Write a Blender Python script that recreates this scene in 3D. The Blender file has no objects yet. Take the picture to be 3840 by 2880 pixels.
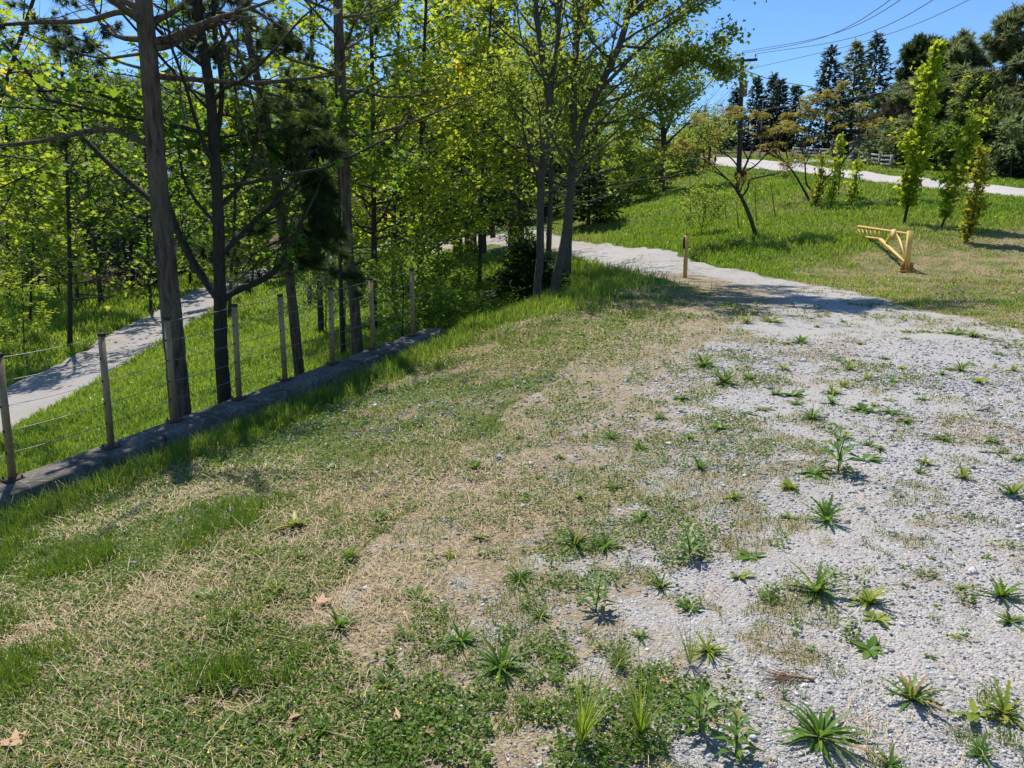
import bpy, math, random
import numpy as np
from mathutils import Vector

SC = bpy.context.scene
COL = SC.collection
PI = math.pi
R = math.radians

# ------------------------------------------------------------------ camera
PITCH = R(9.9); F = 769.0; CZ = 1.65
cam = bpy.data.cameras.new('camera'); camo = bpy.data.objects.new('camera', cam); COL.objects.link(camo)
cam.sensor_width = 36.0; cam.lens = 36.0*F/1024.0
cam.clip_start = 0.05; cam.clip_end = 3000
camo.location = (0, 0, CZ); camo.rotation_euler = (PI/2-PITCH, 0, 0)
SC.camera = camo

# ------------------------------------------------------------------ light
SUN_EL = R(61); SUN_AZ = math.atan2(-0.41, 0.91)          # azimuth from +Y towards +X
SUN = np.array([math.sin(SUN_AZ)*math.cos(SUN_EL), math.cos(SUN_AZ)*math.cos(SUN_EL), math.sin(SUN_EL)])
w = bpy.data.worlds.new('World'); SC.world = w; w.use_nodes = True
nt = w.node_tree; bg = nt.nodes['Background']
sky = nt.nodes.new('ShaderNodeTexSky'); sky.sky_type = 'NISHITA'; sky.sun_disc = False
sky.sun_elevation = SUN_EL; sky.sun_rotation = SUN_AZ; sky.altitude = 800; sky.air_density = 0.9; sky.dust_density = 0.05; sky.ozone_density = 3.0
hs = nt.nodes.new('ShaderNodeHueSaturation'); hs.inputs['Saturation'].default_value = 1.17
nt.links.new(sky.outputs[0], hs.inputs['Color']); nt.links.new(hs.outputs[0], bg.inputs[0]); bg.inputs[1].default_value = 0.135
sl = bpy.data.lights.new('sun', 'SUN'); sl.energy = 5.0; sl.angle = R(0.55); sl.color = (1.0, 0.955, 0.88)
so = bpy.data.objects.new('sun', sl); COL.objects.link(so)
so.rotation_euler = Vector(-SUN).to_track_quat('-Z', 'Y').to_euler(); so.location = (-20, 40, 60)
SC.view_settings.view_transform = 'Standard'; SC.view_settings.look = 'None'
SC.view_settings.exposure = 0.42; SC.view_settings.gamma = 1.0
SC.cycles.max_bounces = 6; SC.cycles.transmission_bounces = 4; SC.cycles.diffuse_bounces = 3
SC.cycles.use_denoising = True

# ------------------------------------------------------------------ numeric helpers
CP, SP = math.cos(PITCH), math.sin(PITCH)
def P(u, v, Y):
    xc = (u-512)/F; yc = (384-v)/F
    d = np.array([xc, CP+yc*SP, -SP+yc*CP]); return d*(Y/d[1])+np.array([0, 0, CZ])
def proj(p):
    p = np.asarray(p, float); q = p-np.array([0, 0, CZ])
    zf = q[..., 1]*CP-q[..., 2]*SP; up = q[..., 1]*SP+q[..., 2]*CP
    zf = np.where(np.abs(zf) < 1e-6, 1e-6, zf)
    return 512+F*q[..., 0]/zf, 384-F*up/zf, zf
def hash2(ix, iy, s):
    h = (ix.astype(np.int64)*374761393+iy.astype(np.int64)*668265263+s*1442695041) & 0x7fffffff
    h = ((h ^ (h >> 13))*1274126177) & 0x7fffffff
    return ((h ^ (h >> 16)) & 0xffff)/65535.0
def vnoise(x, y, s=0):
    x = np.asarray(x, float); y = np.asarray(y, float)
    ix = np.floor(x); iy = np.floor(y); fx = x-ix; fy = y-iy
    fx = fx*fx*(3-2*fx); fy = fy*fy*(3-2*fy)
    a = hash2(ix, iy, s); b = hash2(ix+1, iy, s); c = hash2(ix, iy+1, s); d = hash2(ix+1, iy+1, s)
    return (a*(1-fx)+b*fx)*(1-fy)+(c*(1-fx)+d*fx)*fy
def fbm(x, y, sc, o=3, s=0):
    t = 0; a = 1; n = 0
    for k in range(o):
        t = t+a*vnoise(np.asarray(x)*sc*(2**k), np.asarray(y)*sc*(2**k), s+17*k); n += a; a *= .5
    return t/n
def smooth(t): t = np.clip(t, 0, 1); return t*t*(3-2*t)
class TPS:
    def __init__(self, pts, lam=0.02):
        self.p = np.array(pts, float); n = len(pts); xy = self.p[:, :2]/20
        d2 = ((xy[:, None]-xy[None])**2).sum(2); K = .5*d2*np.log(d2+1e-12)+lam*np.eye(n)
        A = np.zeros((n+3, n+3)); A[:n, :n] = K; A[:n, n] = 1; A[:n, n+1:] = xy; A[n, :n] = 1; A[n+1:, :n] = xy.T
        b = np.zeros(n+3); b[:n] = self.p[:, 2]; s = np.linalg.solve(A, b); self.w = s[:n]; self.c = s[n:]; self.xy = xy
    def __call__(self, x, y):
        x = np.asarray(x, float).ravel()/20; y = np.asarray(y, float).ravel()/20; out = np.empty_like(x)
        for i in range(0, len(x), 20000):
            d2 = (x[i:i+20000, None]-self.xy[:, 0])**2+(y[i:i+20000, None]-self.xy[:, 1])**2
            out[i:i+20000] = (.5*d2*np.log(d2+1e-12))@self.w+self.c[0]+self.c[1]*x[i:i+20000]+self.c[2]*y[i:i+20000]
        return out
def W(x, y, z): return np.array([x, y, z], float)
def poly_sd(x, y, poly):
    """signed distance to an open polyline, positive on its right-hand side"""
    best = np.full(np.shape(x), 1e9); sg = np.ones(np.shape(x))
    for (ax, ay), (bx, by) in zip(poly[:-1], poly[1:]):
        dx, dy = bx-ax, by-ay; L2 = dx*dx+dy*dy
        t = np.clip(((x-ax)*dx+(y-ay)*dy)/L2, 0, 1); ex = x-(ax+t*dx); ey = y-(ay+t*dy); d = np.sqrt(ex*ex+ey*ey)
        cr = dx*(y-ay)-dy*(x-ax); m = d < best-1e-6
        best = np.where(m, d, best); sg = np.where(m, np.where(cr <= 0, 1, -1), sg)
    return best*sg

# ------------------------------------------------------------------ fence line and terrain control
POST_PX = [(13, 481, 356), (111, 446, 335.5), (175, 421, 319.5), (239, 398, 306), (285, 380, 296), (333, 364, 289), (373.6, 350.5, 279.5), (413.4, 334.5, 270)]
POSTS = []
for k, (u, v, vt) in enumerate(POST_PX):
    Y = 6.35*(1+.115*k); b = P(u, v, Y); t = P(u, vt, Y); POSTS.append((b, t[2]-b[2]))
PB = np.array([b for b, h in POSTS])
fd = PB[-1]-PB[0]; fd[2] = 0; fd /= np.linalg.norm(fd); fn = np.array([fd[1], -fd[0], 0])     # fn points to the lot
A_ = np.polyfit(PB@fd, PB@fn, 1); 
def fence_pt(s):          # point on the straight fence line at distance s along fd
    return fd*s+fn*np.polyval(A_, s)
s_posts = PB@fd
zc = np.polyfit(s_posts, PB[:, 2], 2)
def curb_z(s): 
    s0 = s_posts[0]
    return np.where(s < s0, np.polyval(zc, s0)+(s-s0)*np.polyval(np.polyder(zc), s0), np.polyval(zc, s))
S_END = s_posts[-1]+.55; S_START = s_posts[0]-5.0

up = []
def U(u, v, Y, dz=0): p = P(u, v, Y); up.append((p[0], p[1], p[2]+dz))
for x, y in [(0, 0), (3, 0), (7, 0), (12, 0), (0, -8), (10, -8), (1, 3), (4, 4), (8, 5), (12, 6), (2, 7), (6, 8), (10, 9), (1, 9.5), (4, 11), (8, 11), (11, 12), (4, 14), (7, 15), (10, 15.5), (14, 13), (18, 10)]:
    up.append((x, y, .055*y))
up += [(-2, 0, -.12), (-5, 0, -.55), (-2, -8, -.5), (-1.5, 5, .1), (-2.2, 4, -.05), (-.4, 8, .34), (0.3, 11, .55)]
for s in np.linspace(S_START, S_END+.8, 9):
    p = fence_pt(s)+fn*.42; up.append((p[0], p[1], float(curb_z(s))-.22))
for (u, v) in [(500, 318), (540, 306), (560, 299), (640, 287), (700, 289)]:
    xc = (u-512)/F; yc = (384-v)/F; sl_ = (-SP+yc*CP)/(CP+yc*SP); Y = 1.65/(.055-sl_); up.append((xc/(CP+yc*SP)*Y, Y, .055*Y))
for (u, v) in [(574, 245), (574, 257), (620, 252), (692, 265), (760, 273.7), (837, 288), (914, 307), (520, 246), (500, 236.5), (470, 238), (906, 271), (850, 272)]:
    xc = (u-512)/F; yc = (384-v)/F; sl_ = (-SP+yc*CP)/(CP+yc*SP); Y = 1.65/(.055-sl_); up.append((xc/(CP+yc*SP)*Y, Y, .055*Y))
U(965, 245, 22); U(902, 226, 26); U(940, 231, 25); U(1024, 225, 25); U(754, 230, 24); U(815, 204, 31); U(850, 208, 31)
U(1024, 197, 33); U(1024, 190.5, 36.5); U(894, 185.5, 38); U(844, 179, 42); U(781, 172, 50); U(744, 168.2, 55); U(701, 164, 62)
U(894, 178, 42); U(844, 171, 47); U(775, 161.5, 60); U(698, 155.5, 73); U(640, 152, 90); U(856, 162, 60); U(888, 166, 56); U(795, 158.5, 66); U(1024, 180, 46)
U(605, 216, 38); U(627, 202, 45); U(657, 194, 49); U(683, 180, 55); U(640, 232, 31); U(700, 225, 32); U(680, 205, 41); U(720, 190, 42); U(760, 195, 36)
up += [(60, 40, 6), (90, 90, 11), (20, 110, 12), (60, 110, 12), (-20, 110, 8), (-60, 120, 6), (200, 200, 16), (0, 300, 20), (-200, 300, 18), (45, 10, 2.0), (45, -20, 0), (30, 22, 3.0), (60, 60, 7.5), (400, 0, 8), (-300, 0, -2), (0, -100, -3)]
lo = []
def Lw(u, v, Y, dz=0): p = P(u, v, Y); lo.append((p[0], p[1], p[2]+dz))
for a in [(20, 403, 18.5), (70, 373, 22), (115, 348, 26), (160, 326, 31), (215, 300, 38), (262, 282, 44), (287, 270, 48), (360, 252, 55), (440, 240, 62),
          (70, 331, 28), (24, 339, 27), (100, 297, 38), (0, 300, 38), (60, 290, 48), (0, 280, 60), (180, 275, 55), (230, 266, 60),
          (120, 400, 14.5), (250, 380, 15), (300, 350, 18), (380, 320, 20), (300, 310, 27), (470, 300, 22), (480, 258, 36), (481, 246, 44), (360, 290, 28), (420, 270, 34), (180, 360, 19)]: Lw(*a)
for s in np.linspace(S_START, S_END+.6, 8):
    p = fence_pt(s)-fn*.5; lo.append((p[0], p[1], float(curb_z(s))-.72))
lo += [(-11, 6, -2.2), (-14, 0, -2.4), (-20, 10, -2.4), (-10, -10, -2), (-30, 30, -1.6), (-40, 60, -1.0), (-60, 100, 1), (-30, 100, 4), (-100, 60, -1), (0, 90, 6), (-150, 200, 8), (20, 110, 12), (60, 60, 7.5), (200, 200, 16), (-200, 300, 18), (0, 300, 20), (10, 60, 4)]
TU = TPS(up); TL = TPS(lo)
bline = [tuple((fence_pt(S_START-4)+fn*.12)[:2]), tuple((fence_pt(S_END)+fn*.12)[:2])]
for (u, v, Y) in [(470, 322, 13.2), (538, 303, 15.6), (566, 272, 21.5), (520, 253, 28), (470, 246, 40), (400, 243, 58), (330, 240, 90)]:
    p = P(u, v, Y); bline.append((p[0], p[1]))
def terrain(x, y):
    x = np.asarray(x, float); y = np.asarray(y, float); sh = x.shape; x = x.ravel(); y = y.ravel()
    s = poly_sd(x, y, bline); wd = np.interp(y, [11.7, 14, 20, 40], [.10, 1.6, 2.5, 4])
    t = smooth(s/wd*.5+.5)
    z = TL(x, y)*(1-t)+TU(x, y)*t
    d = np.hypot(x, y)
    z = z+(fbm(x, y, .9, 3, 5)-.5)*np.interp(d, [2, 10, 40], [.05, .10, .25])*np.where(s > 0, np.interp(d, [0, 12, 25], [.5, .35, 1]), 1)
    return z.reshape(sh)
def axis(neg, fine, step, grow, far):
    a = [0.0]
    while a[-1] < far: a.append(a[-1]+(step if a[-1] < fine else max(step, (a[-1]-fine)*grow+step)))
    return np.array(a)
px = axis(0, 7, .11, .035, 420); XS = np.concatenate([-px[:0:-1], px])
py = axis(0, 14, .10, .018, 520); YS = np.concatenate([[-40, -30, -22, -16, -12, -9, -7, -5, -4, -3, -2, -1], py])
GX, GY = np.meshgrid(XS, YS); GZ = terrain(GX, GY)
def T(x, y):
    x = np.asarray(x, float); y = np.asarray(y, float)
    i = np.clip(np.searchsorted(XS, x)-1, 0, len(XS)-2); j = np.clip(np.searchsorted(YS, y)-1, 0, len(YS)-2)
    fx = np.clip((x-XS[i])/(XS[i+1]-XS[i]), 0, 1); fy = np.clip((y-YS[j])/(YS[j+1]-YS[j]), 0, 1)
    return (GZ[j, i]*(1-fx)+GZ[j, i+1]*fx)*(1-fy)+(GZ[j+1, i]*(1-fx)+GZ[j+1, i+1]*fx)*fy
_ty = 1.2*np.exp(np.linspace(0, math.log(140/1.2), 1400))
def G(u, v, ymin=0):
    """point of the terrain seen along a given direction from the camera"""
    xc = (u-512)/F; yc = (384-v)/F; d = np.array([xc, CP+yc*SP, -SP+yc*CP])/(CP+yc*SP)
    ty = _ty[_ty >= ymin] if ymin else _ty
    h = CZ+d[2]*ty-T(d[0]*ty, ty); k = np.where(h < 0)[0]
    if len(k) == 0 or k[0] == 0: y = 60.0 if len(k) == 0 else ty[0]
    else:
        k = k[0]; a, b = h[k-1], h[k]; y = ty[k-1]+(ty[k]-ty[k-1])*a/(a-b)
    return np.array([d[0]*y, y, float(T(d[0]*y, y))])
def sdb(x, y): return poly_sd(np.asarray(x, float), np.asarray(y, float), bline)

# ------------------------------------------------------------------ mesh helpers
class MB:
    def __init__(self): self.V = []; self.Fs = []; self.A = []; self.n = 0
    def add(self, V, Fc, a=None):
        V = np.asarray(V, np.float32).reshape(-1, 3); Fc = np.asarray(Fc, np.int64)
        self.V.append(V); self.Fs.append(Fc+self.n); self.n += len(V)
        self.A.append(np.full(len(Fc), .5, np.float32) if a is None else np.broadcast_to(np.asarray(a, np.float32), (len(Fc),)).copy())
        return self
    def tube(self, path, rad, sides=6, cap=True, a=None):
        path = np.asarray(path, float); n = len(path); rad = np.broadcast_to(np.asarray(rad, float), (n,))
        tg = np.gradient(path, axis=0); tg /= np.linalg.norm(tg, axis=1)[:, None]+1e-12
        ref = np.array([0, 0, 1.0]) if abs(tg[0][2]) < .8 else np.array([1.0, 0, 0])
        e1 = np.cross(tg, ref); e1 /= np.linalg.norm(e1, axis=1)[:, None]+1e-12; e2 = np.cross(tg, e1)
        an = np.arange(sides)*2*PI/sides
        ring = path[:, None]+rad[:, None, None]*(np.cos(an)[None, :, None]*e1[:, None]+np.sin(an)[None, :, None]*e2[:, None])
        i = np.arange(n-1)[:, None]*sides; j = np.arange(sides)[None]; k = (j+1) % sides
        self.add(ring.reshape(-1, 3), np.stack([i+j, i+k, i+sides+k, i+sides+j], -1).reshape(-1, 4), a)
        if cap:
            self.add(ring[0], [list(range(sides))[::-1]], a); self.add(ring[-1], [list(range(sides))], a)
        return self
    def box(self, c, sx, sy, sz, ax=(1, 0, 0), up_=(0, 0, 1), bev=0.0):
        ax = np.array(ax, float); ax /= np.linalg.norm(ax); uz = np.array(up_, float); ay = np.cross(uz, ax); ay /= np.linalg.norm(ay); az = np.cross(ax, ay)
        c = np.asarray(c, float); b = bev
        prof = [(-sx/2+b, -sy/2), (sx/2-b, -sy/2), (sx/2, -sy/2+b), (sx/2, sy/2-b), (sx/2-b, sy/2), (-sx/2+b, sy/2), (-sx/2, sy/2-b), (-sx/2, -sy/2+b)] if b else [(-sx/2, -sy/2), (sx/2, -sy/2), (sx/2, sy/2), (-sx/2, sy/2)]
        m = len(prof); V = [c+x*ax+y*ay+z*az for z in (-sz/2, sz/2) for x, y in prof]
        self.add(V, [[i, (i+1) % m, m+(i+1) % m, m+i] for i in range(m)]); o = self.n-m*2
        self.Fs.append(np.array([list(range(m))[::-1], [m+i for i in range(m)]])+o); self.A.append(np.full(2, .5, np.float32))
        return self
    def build(self, name, mat, parent=None, smooth_=False, vattr=None):
        me = bpy.data.meshes.new(name)
        V = np.concatenate(self.V) if self.V else np.zeros((0, 3), np.float32)
        me.vertices.add(len(V)); me.vertices.foreach_set('co', V.ravel())
        loops = np.concatenate([f.ravel() for f in self.Fs]) if self.Fs else np.zeros(0, int)
        tot = np.concatenate([np.full(len(f), f.shape[1]) for f in self.Fs]) if self.Fs else np.zeros(0, int)
        me.loops.add(len(loops)); me.loops.foreach_set('vertex_index', loops.astype(np.int32))
        me.polygons.add(len(tot)); me.polygons.foreach_set('loop_start', (np.cumsum(tot)-tot).astype(np.int32))
        at = me.attributes.new('rnd', 'FLOAT', 'FACE'); at.data.foreach_set('value', np.concatenate(self.A).astype(np.float32))
        for k, val in (vattr or {}).items():
            q = me.attributes.new(k, 'FLOAT', 'POINT'); q.data.foreach_set('value', np.asarray(val, np.float32).ravel())
        me.update(calc_edges=True)
        if smooth_: me.polygons.foreach_set('use_smooth', np.ones(len(tot), bool))
        me.materials.append(mat)
        o = bpy.data.objects.new(name, me); COL.objects.link(o)
        if parent is not None:
            o.parent = parent
            if parent.parent is None and parent.type == 'EMPTY': o.matrix_parent_inverse = parent.matrix_world.inverted()
        return o
def tag(o, label=None, cat=None, group=None, kind=None):
    if label: o['label'] = label
    if cat: o['category'] = cat
    if group: o['group'] = group
    if kind: o['kind'] = kind
    return o
def thing(name, loc, label, cat, group=None):
    o = bpy.data.objects.new(name, None); COL.objects.link(o); o.location = [float(c) for c in loc]
    o.empty_display_size = .2; bpy.context.view_layer.update()
    return tag(o, label, cat, group)

# ------------------------------------------------------------------ materials
def newmat(name):
    m = bpy.data.materials.new(name); m.use_nodes = True; t = m.node_tree; b = t.nodes['Principled BSDF']
    b.inputs['Specular IOR Level'].default_value = .25
    return m, t, b
def N(t, typ, **kw):
    n = t.nodes.new(typ)
    for k, v in kw.items():
        if k in n.inputs: n.inputs[k].default_value = v
        else: setattr(n, k, v)
    return n
def ramp(t, fac, stops, interp='LINEAR'):
    r = t.nodes.new('ShaderNodeValToRGB'); r.color_ramp.interpolation = interp; e = r.color_ramp.elements
    while len(e) < len(stops): e.new(.5)
    for el, (p, c) in zip(e, stops): el.position = p; el.color = (*c, 1)
    t.links.new(fac, r.inputs[0]); return r.outputs[0]
def mix(t, fac, a, b, mode='MIX'):
    m = t.nodes.new('ShaderNodeMix'); m.data_type = 'RGBA'; m.blend_type = mode
    for s, i in ((fac, 0), (a, 6), (b, 7)):
        if isinstance(s, (int, float)): m.inputs[i].default_value = s
        elif isinstance(s, tuple): m.inputs[i].default_value = (*s, 1)
        else: t.links.new(s, m.inputs[i])
    return m.outputs[2]
def attr(t, name): 
    a = t.nodes.new('ShaderNodeAttribute'); a.attribute_name = name; return a.outputs['Fac']
def noise(t, scale, detail=4, rough=.55, vec=None):
    n = N(t, 'ShaderNodeTexNoise', Scale=scale, Detail=detail, Roughness=rough)
    if vec is not None: t.links.new(vec, n.inputs['Vector'])
    return n.outputs['Fac']
def bump(t, b, h, strength=.5, dist=.02):
    n = N(t, 'ShaderNodeBump', Strength=strength, Distance=dist); t.links.new(h, n.inputs['Height']); t.links.new(n.outputs[0], b.inputs['Normal'])
def pos(t): return t.nodes.new('ShaderNodeNewGeometry').outputs['Position']
def math_(t, op, a, b=None):
    n = t.nodes.new('ShaderNodeMath'); n.operation = op
    for i, s in enumerate((a, b)):
        if s is None: continue
        if isinstance(s, (int, float)): n.inputs[i].default_value = s
        else: t.links.new(s, n.inputs[i])
    return n.outputs[0]
def leafmat(name, dif, tr, mixf=.45, rough=.6, spec=.16):
    m, t, b = newmat(name); f = attr(t, 'rnd')
    c = ramp(t, f, dif); t.links.new(c, b.inputs['Base Color']); b.inputs['Roughness'].default_value = rough; b.inputs['Specular IOR Level'].default_value = spec
    tl = t.nodes.new('ShaderNodeBsdfTranslucent'); t.links.new(ramp(t, f, tr), tl.inputs[0])
    ms = t.nodes.new('ShaderNodeMixShader'); ms.inputs[0].default_value = mixf
    t.links.new(b.outputs[0], ms.inputs[1]); t.links.new(tl.outputs[0], ms.inputs[2])
    t.links.new(ms.outputs[0], t.nodes['Material Output'].inputs[0]); return m
def bark(name, c0, c1, sx=14, sz=3, dist=.02):
    m, t, b = newmat(name)
    mp = N(t, 'ShaderNodeMapping'); mp.inputs['Scale'].default_value = (sx, sx, sz); t.links.new(pos(t), mp.inputs[0])
    n1 = noise(t, 2.0, 6, .65, mp.outputs[0]); n2 = noise(t, 1.3, 3, .5, pos(t))
    vo = N(t, 'ShaderNodeTexVoronoi', Scale=1.5); t.links.new(mp.outputs[0], vo.inputs['Vector'])
    c = ramp(t, n1, [(.3, c0), (.7, c1)]); c = mix(t, ramp(t, n2, [(.45, (0, 0, 0)), (.65, (.5, .5, .5))]), c, (c1[0]*.8, c1[1]*.95, c1[2]*.8))
    t.links.new(c, b.inputs['Base Color']); b.inputs['Roughness'].default_value = .9
    bump(t, b, math_(t, 'ADD', n1, vo.outputs['Distance']), .9, dist); return m
def plain(name, c, rough=.6, metal=0, var=.25, nscale=8, bumpd=0):
    m, t, b = newmat(name); n = noise(t, nscale, 5, .6, pos(t))
    t.links.new(ramp(t, n, [(.25, tuple(x*(1-var) for x in c)), (.75, tuple(min(1, x*(1+var)) for x in c))]), b.inputs['Base Color'])
    b.inputs['Roughness'].default_value = rough; b.inputs['Metallic'].default_value = metal
    if bumpd: bump(t, b, n, .6, bumpd)
    return m
M = {}
M['maple'] = leafmat('maple_leaf', [(0, (.03, .075, .008)), (.6, (.06, .12, .015)), (.93, (.11, .16, .02)), (.98, (.35, .16, .02)), (1, (.40, .15, .02))],
                     [(0, (.19, .32, .025)), (.5, (.38, .48, .035)), (.93, (.60, .62, .05)), (.98, (.8, .36, .03)), (1, (.8, .3, .03))], .48)
M['maple_yellow'] = leafmat('yellow_maple_leaf', [(0, (.05, .10, .01)), (.5, (.10, .17, .018)), (.78, (.17, .22, .025)), (.86, (.42, .2, .02)), (1, (.5, .2, .03))],
                     [(0, (.34, .50, .02)), (.5, (.54, .66, .03)), (.78, (.80, .78, .06)), (.86, (.95, .5, .03)), (1, (.95, .4, .03))], .5)
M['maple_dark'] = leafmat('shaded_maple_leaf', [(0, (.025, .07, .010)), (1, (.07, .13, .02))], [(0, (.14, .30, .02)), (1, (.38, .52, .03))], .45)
M['spring'] = leafmat('spring_leaf', [(0, (.07, .12, .02)), (.6, (.12, .18, .03)), (1, (.19, .25, .05))], [(0, (.30, .42, .03)), (1, (.58, .66, .08))], .42)
M['lime'] = leafmat('lime_leaf', [(0, (.14, .20, .014)), (.6, (.24, .32, .025)), (1, (.36, .43, .04))], [(0, (.46, .58, .02)), (1, (.75, .8, .06))], .42)
M['lime_bronze'] = leafmat('bronze_green_leaf', [(0, (.12, .12, .02)), (.5, (.18, .22, .025)), (1, (.28, .28, .04))], [(0, (.4, .36, .03)), (1, (.6, .6, .05))], .4)
M['sumac'] = leafmat('sumac_leaf', [(0, (.12, .075, .03)), (.35, (.20, .15, .04)), (.7, (.27, .24, .05)), (1, (.36, .33, .08))], [(0, (.36, .25, .05)), (1, (.58, .54, .1))], .35)
M['willow'] = leafmat('grey_green_leaf', [(0, (.10, .13, .06)), (1, (.22, .26, .13))], [(0, (.2, .28, .08)), (1, (.34, .42, .14))], .35)
M['needle'] = leafmat('pine_needle', [(0, (.014, .030, .012)), (.6, (.036, .062, .022)), (1, (.09, .125, .048))], [(0, (.06, .10, .02)), (1, (.20, .27, .06))], .34, .5)
M['pine_olive'] = leafmat('olive_pine_needle', [(0, (.06, .085, .042)), (.6, (.135, .165, .08)), (1, (.24, .26, .13))], [(0, (.16, .20, .06)), (1, (.40, .44, .17))], .42, .6)
M['pine_brown'] = leafmat('dry_pine_needle', [(0, (.10, .075, .05)), (.6, (.18, .14, .085)), (1, (.29, .23, .14))], [(0, (.08, .06, .02)), (1, (.18, .14, .06))], .2, .6)
M['spruce'] = leafmat('spruce_needle', [(0, (.016, .034, .018)), (.6, (.042, .068, .034)), (1, (.10, .135, .068))], [(0, (.05, .08, .025)), (1, (.16, .20, .08))], .3, .5)
M['cedar'] = leafmat('cedar_spray', [(0, (.012, .03, .007)), (.7, (.028, .055, .012)), (1, (.07, .11, .02))], [(0, (.04, .08, .01)), (1, (.16, .22, .03))], .25)
M['grass'] = leafmat('grass_blade', [(0, (.085, .155, .014)), (.5, (.14, .22, .022)), (.82, (.21, .27, .035)), (.9, (.33, .29, .11)), (1, (.46, .37, .18))], [(0, (.26, .42, .02)), (.82, (.46, .58, .05)), (.9, (.45, .40, .12)), (1, (.5, .42, .18))], .42, .4, .4)
M['grass_lot'] = leafmat('lot_grass_blade', [(0, (.075, .135, .018)), (.5, (.12, .19, .024)), (.8, (.19, .24, .04)), (.9, (.28, .23, .09)), (1, (.48, .37, .19))], [(0, (.20, .34, .02)), (.75, (.36, .46, .05)), (.85, (.36, .3, .1)), (1, (.45, .36, .16))], .32, .45, .35)
M['clover'] = leafmat('clover_leaf', [(0, (.05, .11, .015)), (.7, (.10, .18, .024)), (1, (.18, .26, .04))], [(0, (.14, .26, .02)), (1, (.30, .44, .04))], .34, .5)
M['flower'] = leafmat('yellow_flower', [(0, (.75, .55, .02)), (1, (.85, .7, .04))], [(0, (.7, .5, .02)), (1, (.8, .6, .03))], .2)
M['straw'] = leafmat('dry_straw', [(0, (.26, .18, .09)), (.5, (.44, .33, .18)), (1, (.62, .50, .31))], [(0, (.2, .14, .06)), (1, (.4, .3, .15))], .15, .6)
M['weed'] = leafmat('weed_leaf', [(0, (.05, .115, .016)), (.6, (.09, .18, .024)), (.9, (.17, .25, .04)), (.96, (.32, .28, .07)), (1, (.34, .22, .10))], [(0, (.16, .30, .02)), (.9, (.34, .50, .04)), (1, (.4, .3, .1))], .34, .45, .25)
M['weed_yel'] = leafmat('yellowing_weed_leaf', [(0, (.12, .18, .02)), (.6, (.2, .26, .03)), (1, (.34, .3, .06))], [(0, (.24, .38, .02)), (1, (.45, .5, .05))], .3, .4)
M['deadleaf'] = leafmat('dead_leaf', [(0, (.30, .17, .09)), (1, (.58, .38, .24))], [(0, (.3, .15, .06)), (1, (.5, .3, .15))], .2, .7)
M['bark_pine'] = bark('pine_bark', (.013, .010, .008), (.18, .132, .105), 11, 2.2, .06)
M['bark_maple'] = bark('maple_bark', (.016, .014, .010), (.055, .048, .038), 22, 5, .015)
M['bark_grey'] = bark('grey_bark', (.03, .026, .02), (.105, .092, .075), 20, 5, .015)
M['bark_far'] = bark('far_bark', (.022, .018, .014), (.075, .062, .05), 10, 3, .02)
M['bark_red'] = bark('cedar_bark', (.03, .02, .014), (.09, .06, .042), 18, 2.5, .02)
M['steel'] = plain('bronze_painted_steel', (.25, .18, .105), .5, .08, .25, 30)
M['cap'] = plain('dark_post_cap', (.05, .032, .022), .6, .2, .3, 40)
M['plate'] = plain('rusty_plate', (.10, .07, .05), .7, .3, .4, 40)
M['cable'] = plain('steel_cable', (.22, .22, .22), .5, .5, .1, 60)
M['yellow'] = plain('yellow_paint', (.66, .45, .13), .5, 0, .10, 14)
M['yellow_rust'] = plain('rusty_yellow_paint', (.36, .19, .05), .65, 0, .45, 30)
M['wood_dark'] = plain('creosoted_wood', (.045, .038, .034), .85, 0, .3, 12, .01)
M['wood_grey'] = plain('weathered_wood', (.30, .275, .25), .85, 0, .25, 14, .01)
M['stone'] = plain('pillar_stone', (.15, .14, .125), .9, 0, .4, 6, .03)
M['metal_grey'] = plain('grey_metal', (.20, .20, .21), .5, .5, .15, 20)
M['transformer'] = plain('rusted_transformer_paint', (.19, .14, .13), .55, .2, .4, 9)
M['insul'] = plain('brown_insulator', (.10, .06, .045), .3, 0, .1, 30)
M['wire'] = plain('black_wire', (.035, .035, .04), .6, 0, .1, 5)
M['box'] = plain('cabinet_green', (.06, .085, .06), .6, 0, .15, 8)
M['white'] = plain('pale_paint', (.65, .65, .62), .6, 0, .08, 8)
M['fruit'] = plain('sumac_fruit', (.085, .022, .014), .9, 0, .4, 60)
M['twigdry'] = plain('dead_twig', (.24, .15, .09), .85, 0, .35, 30)
M['pinkstone'] = plain('pink_stone', (.52, .33, .25), .8, 0, .15, 40, .004)
M['sleeve'] = plain('old_post_wood', (.07, .06, .05), .9, 0, .35, 20, .01)

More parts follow.
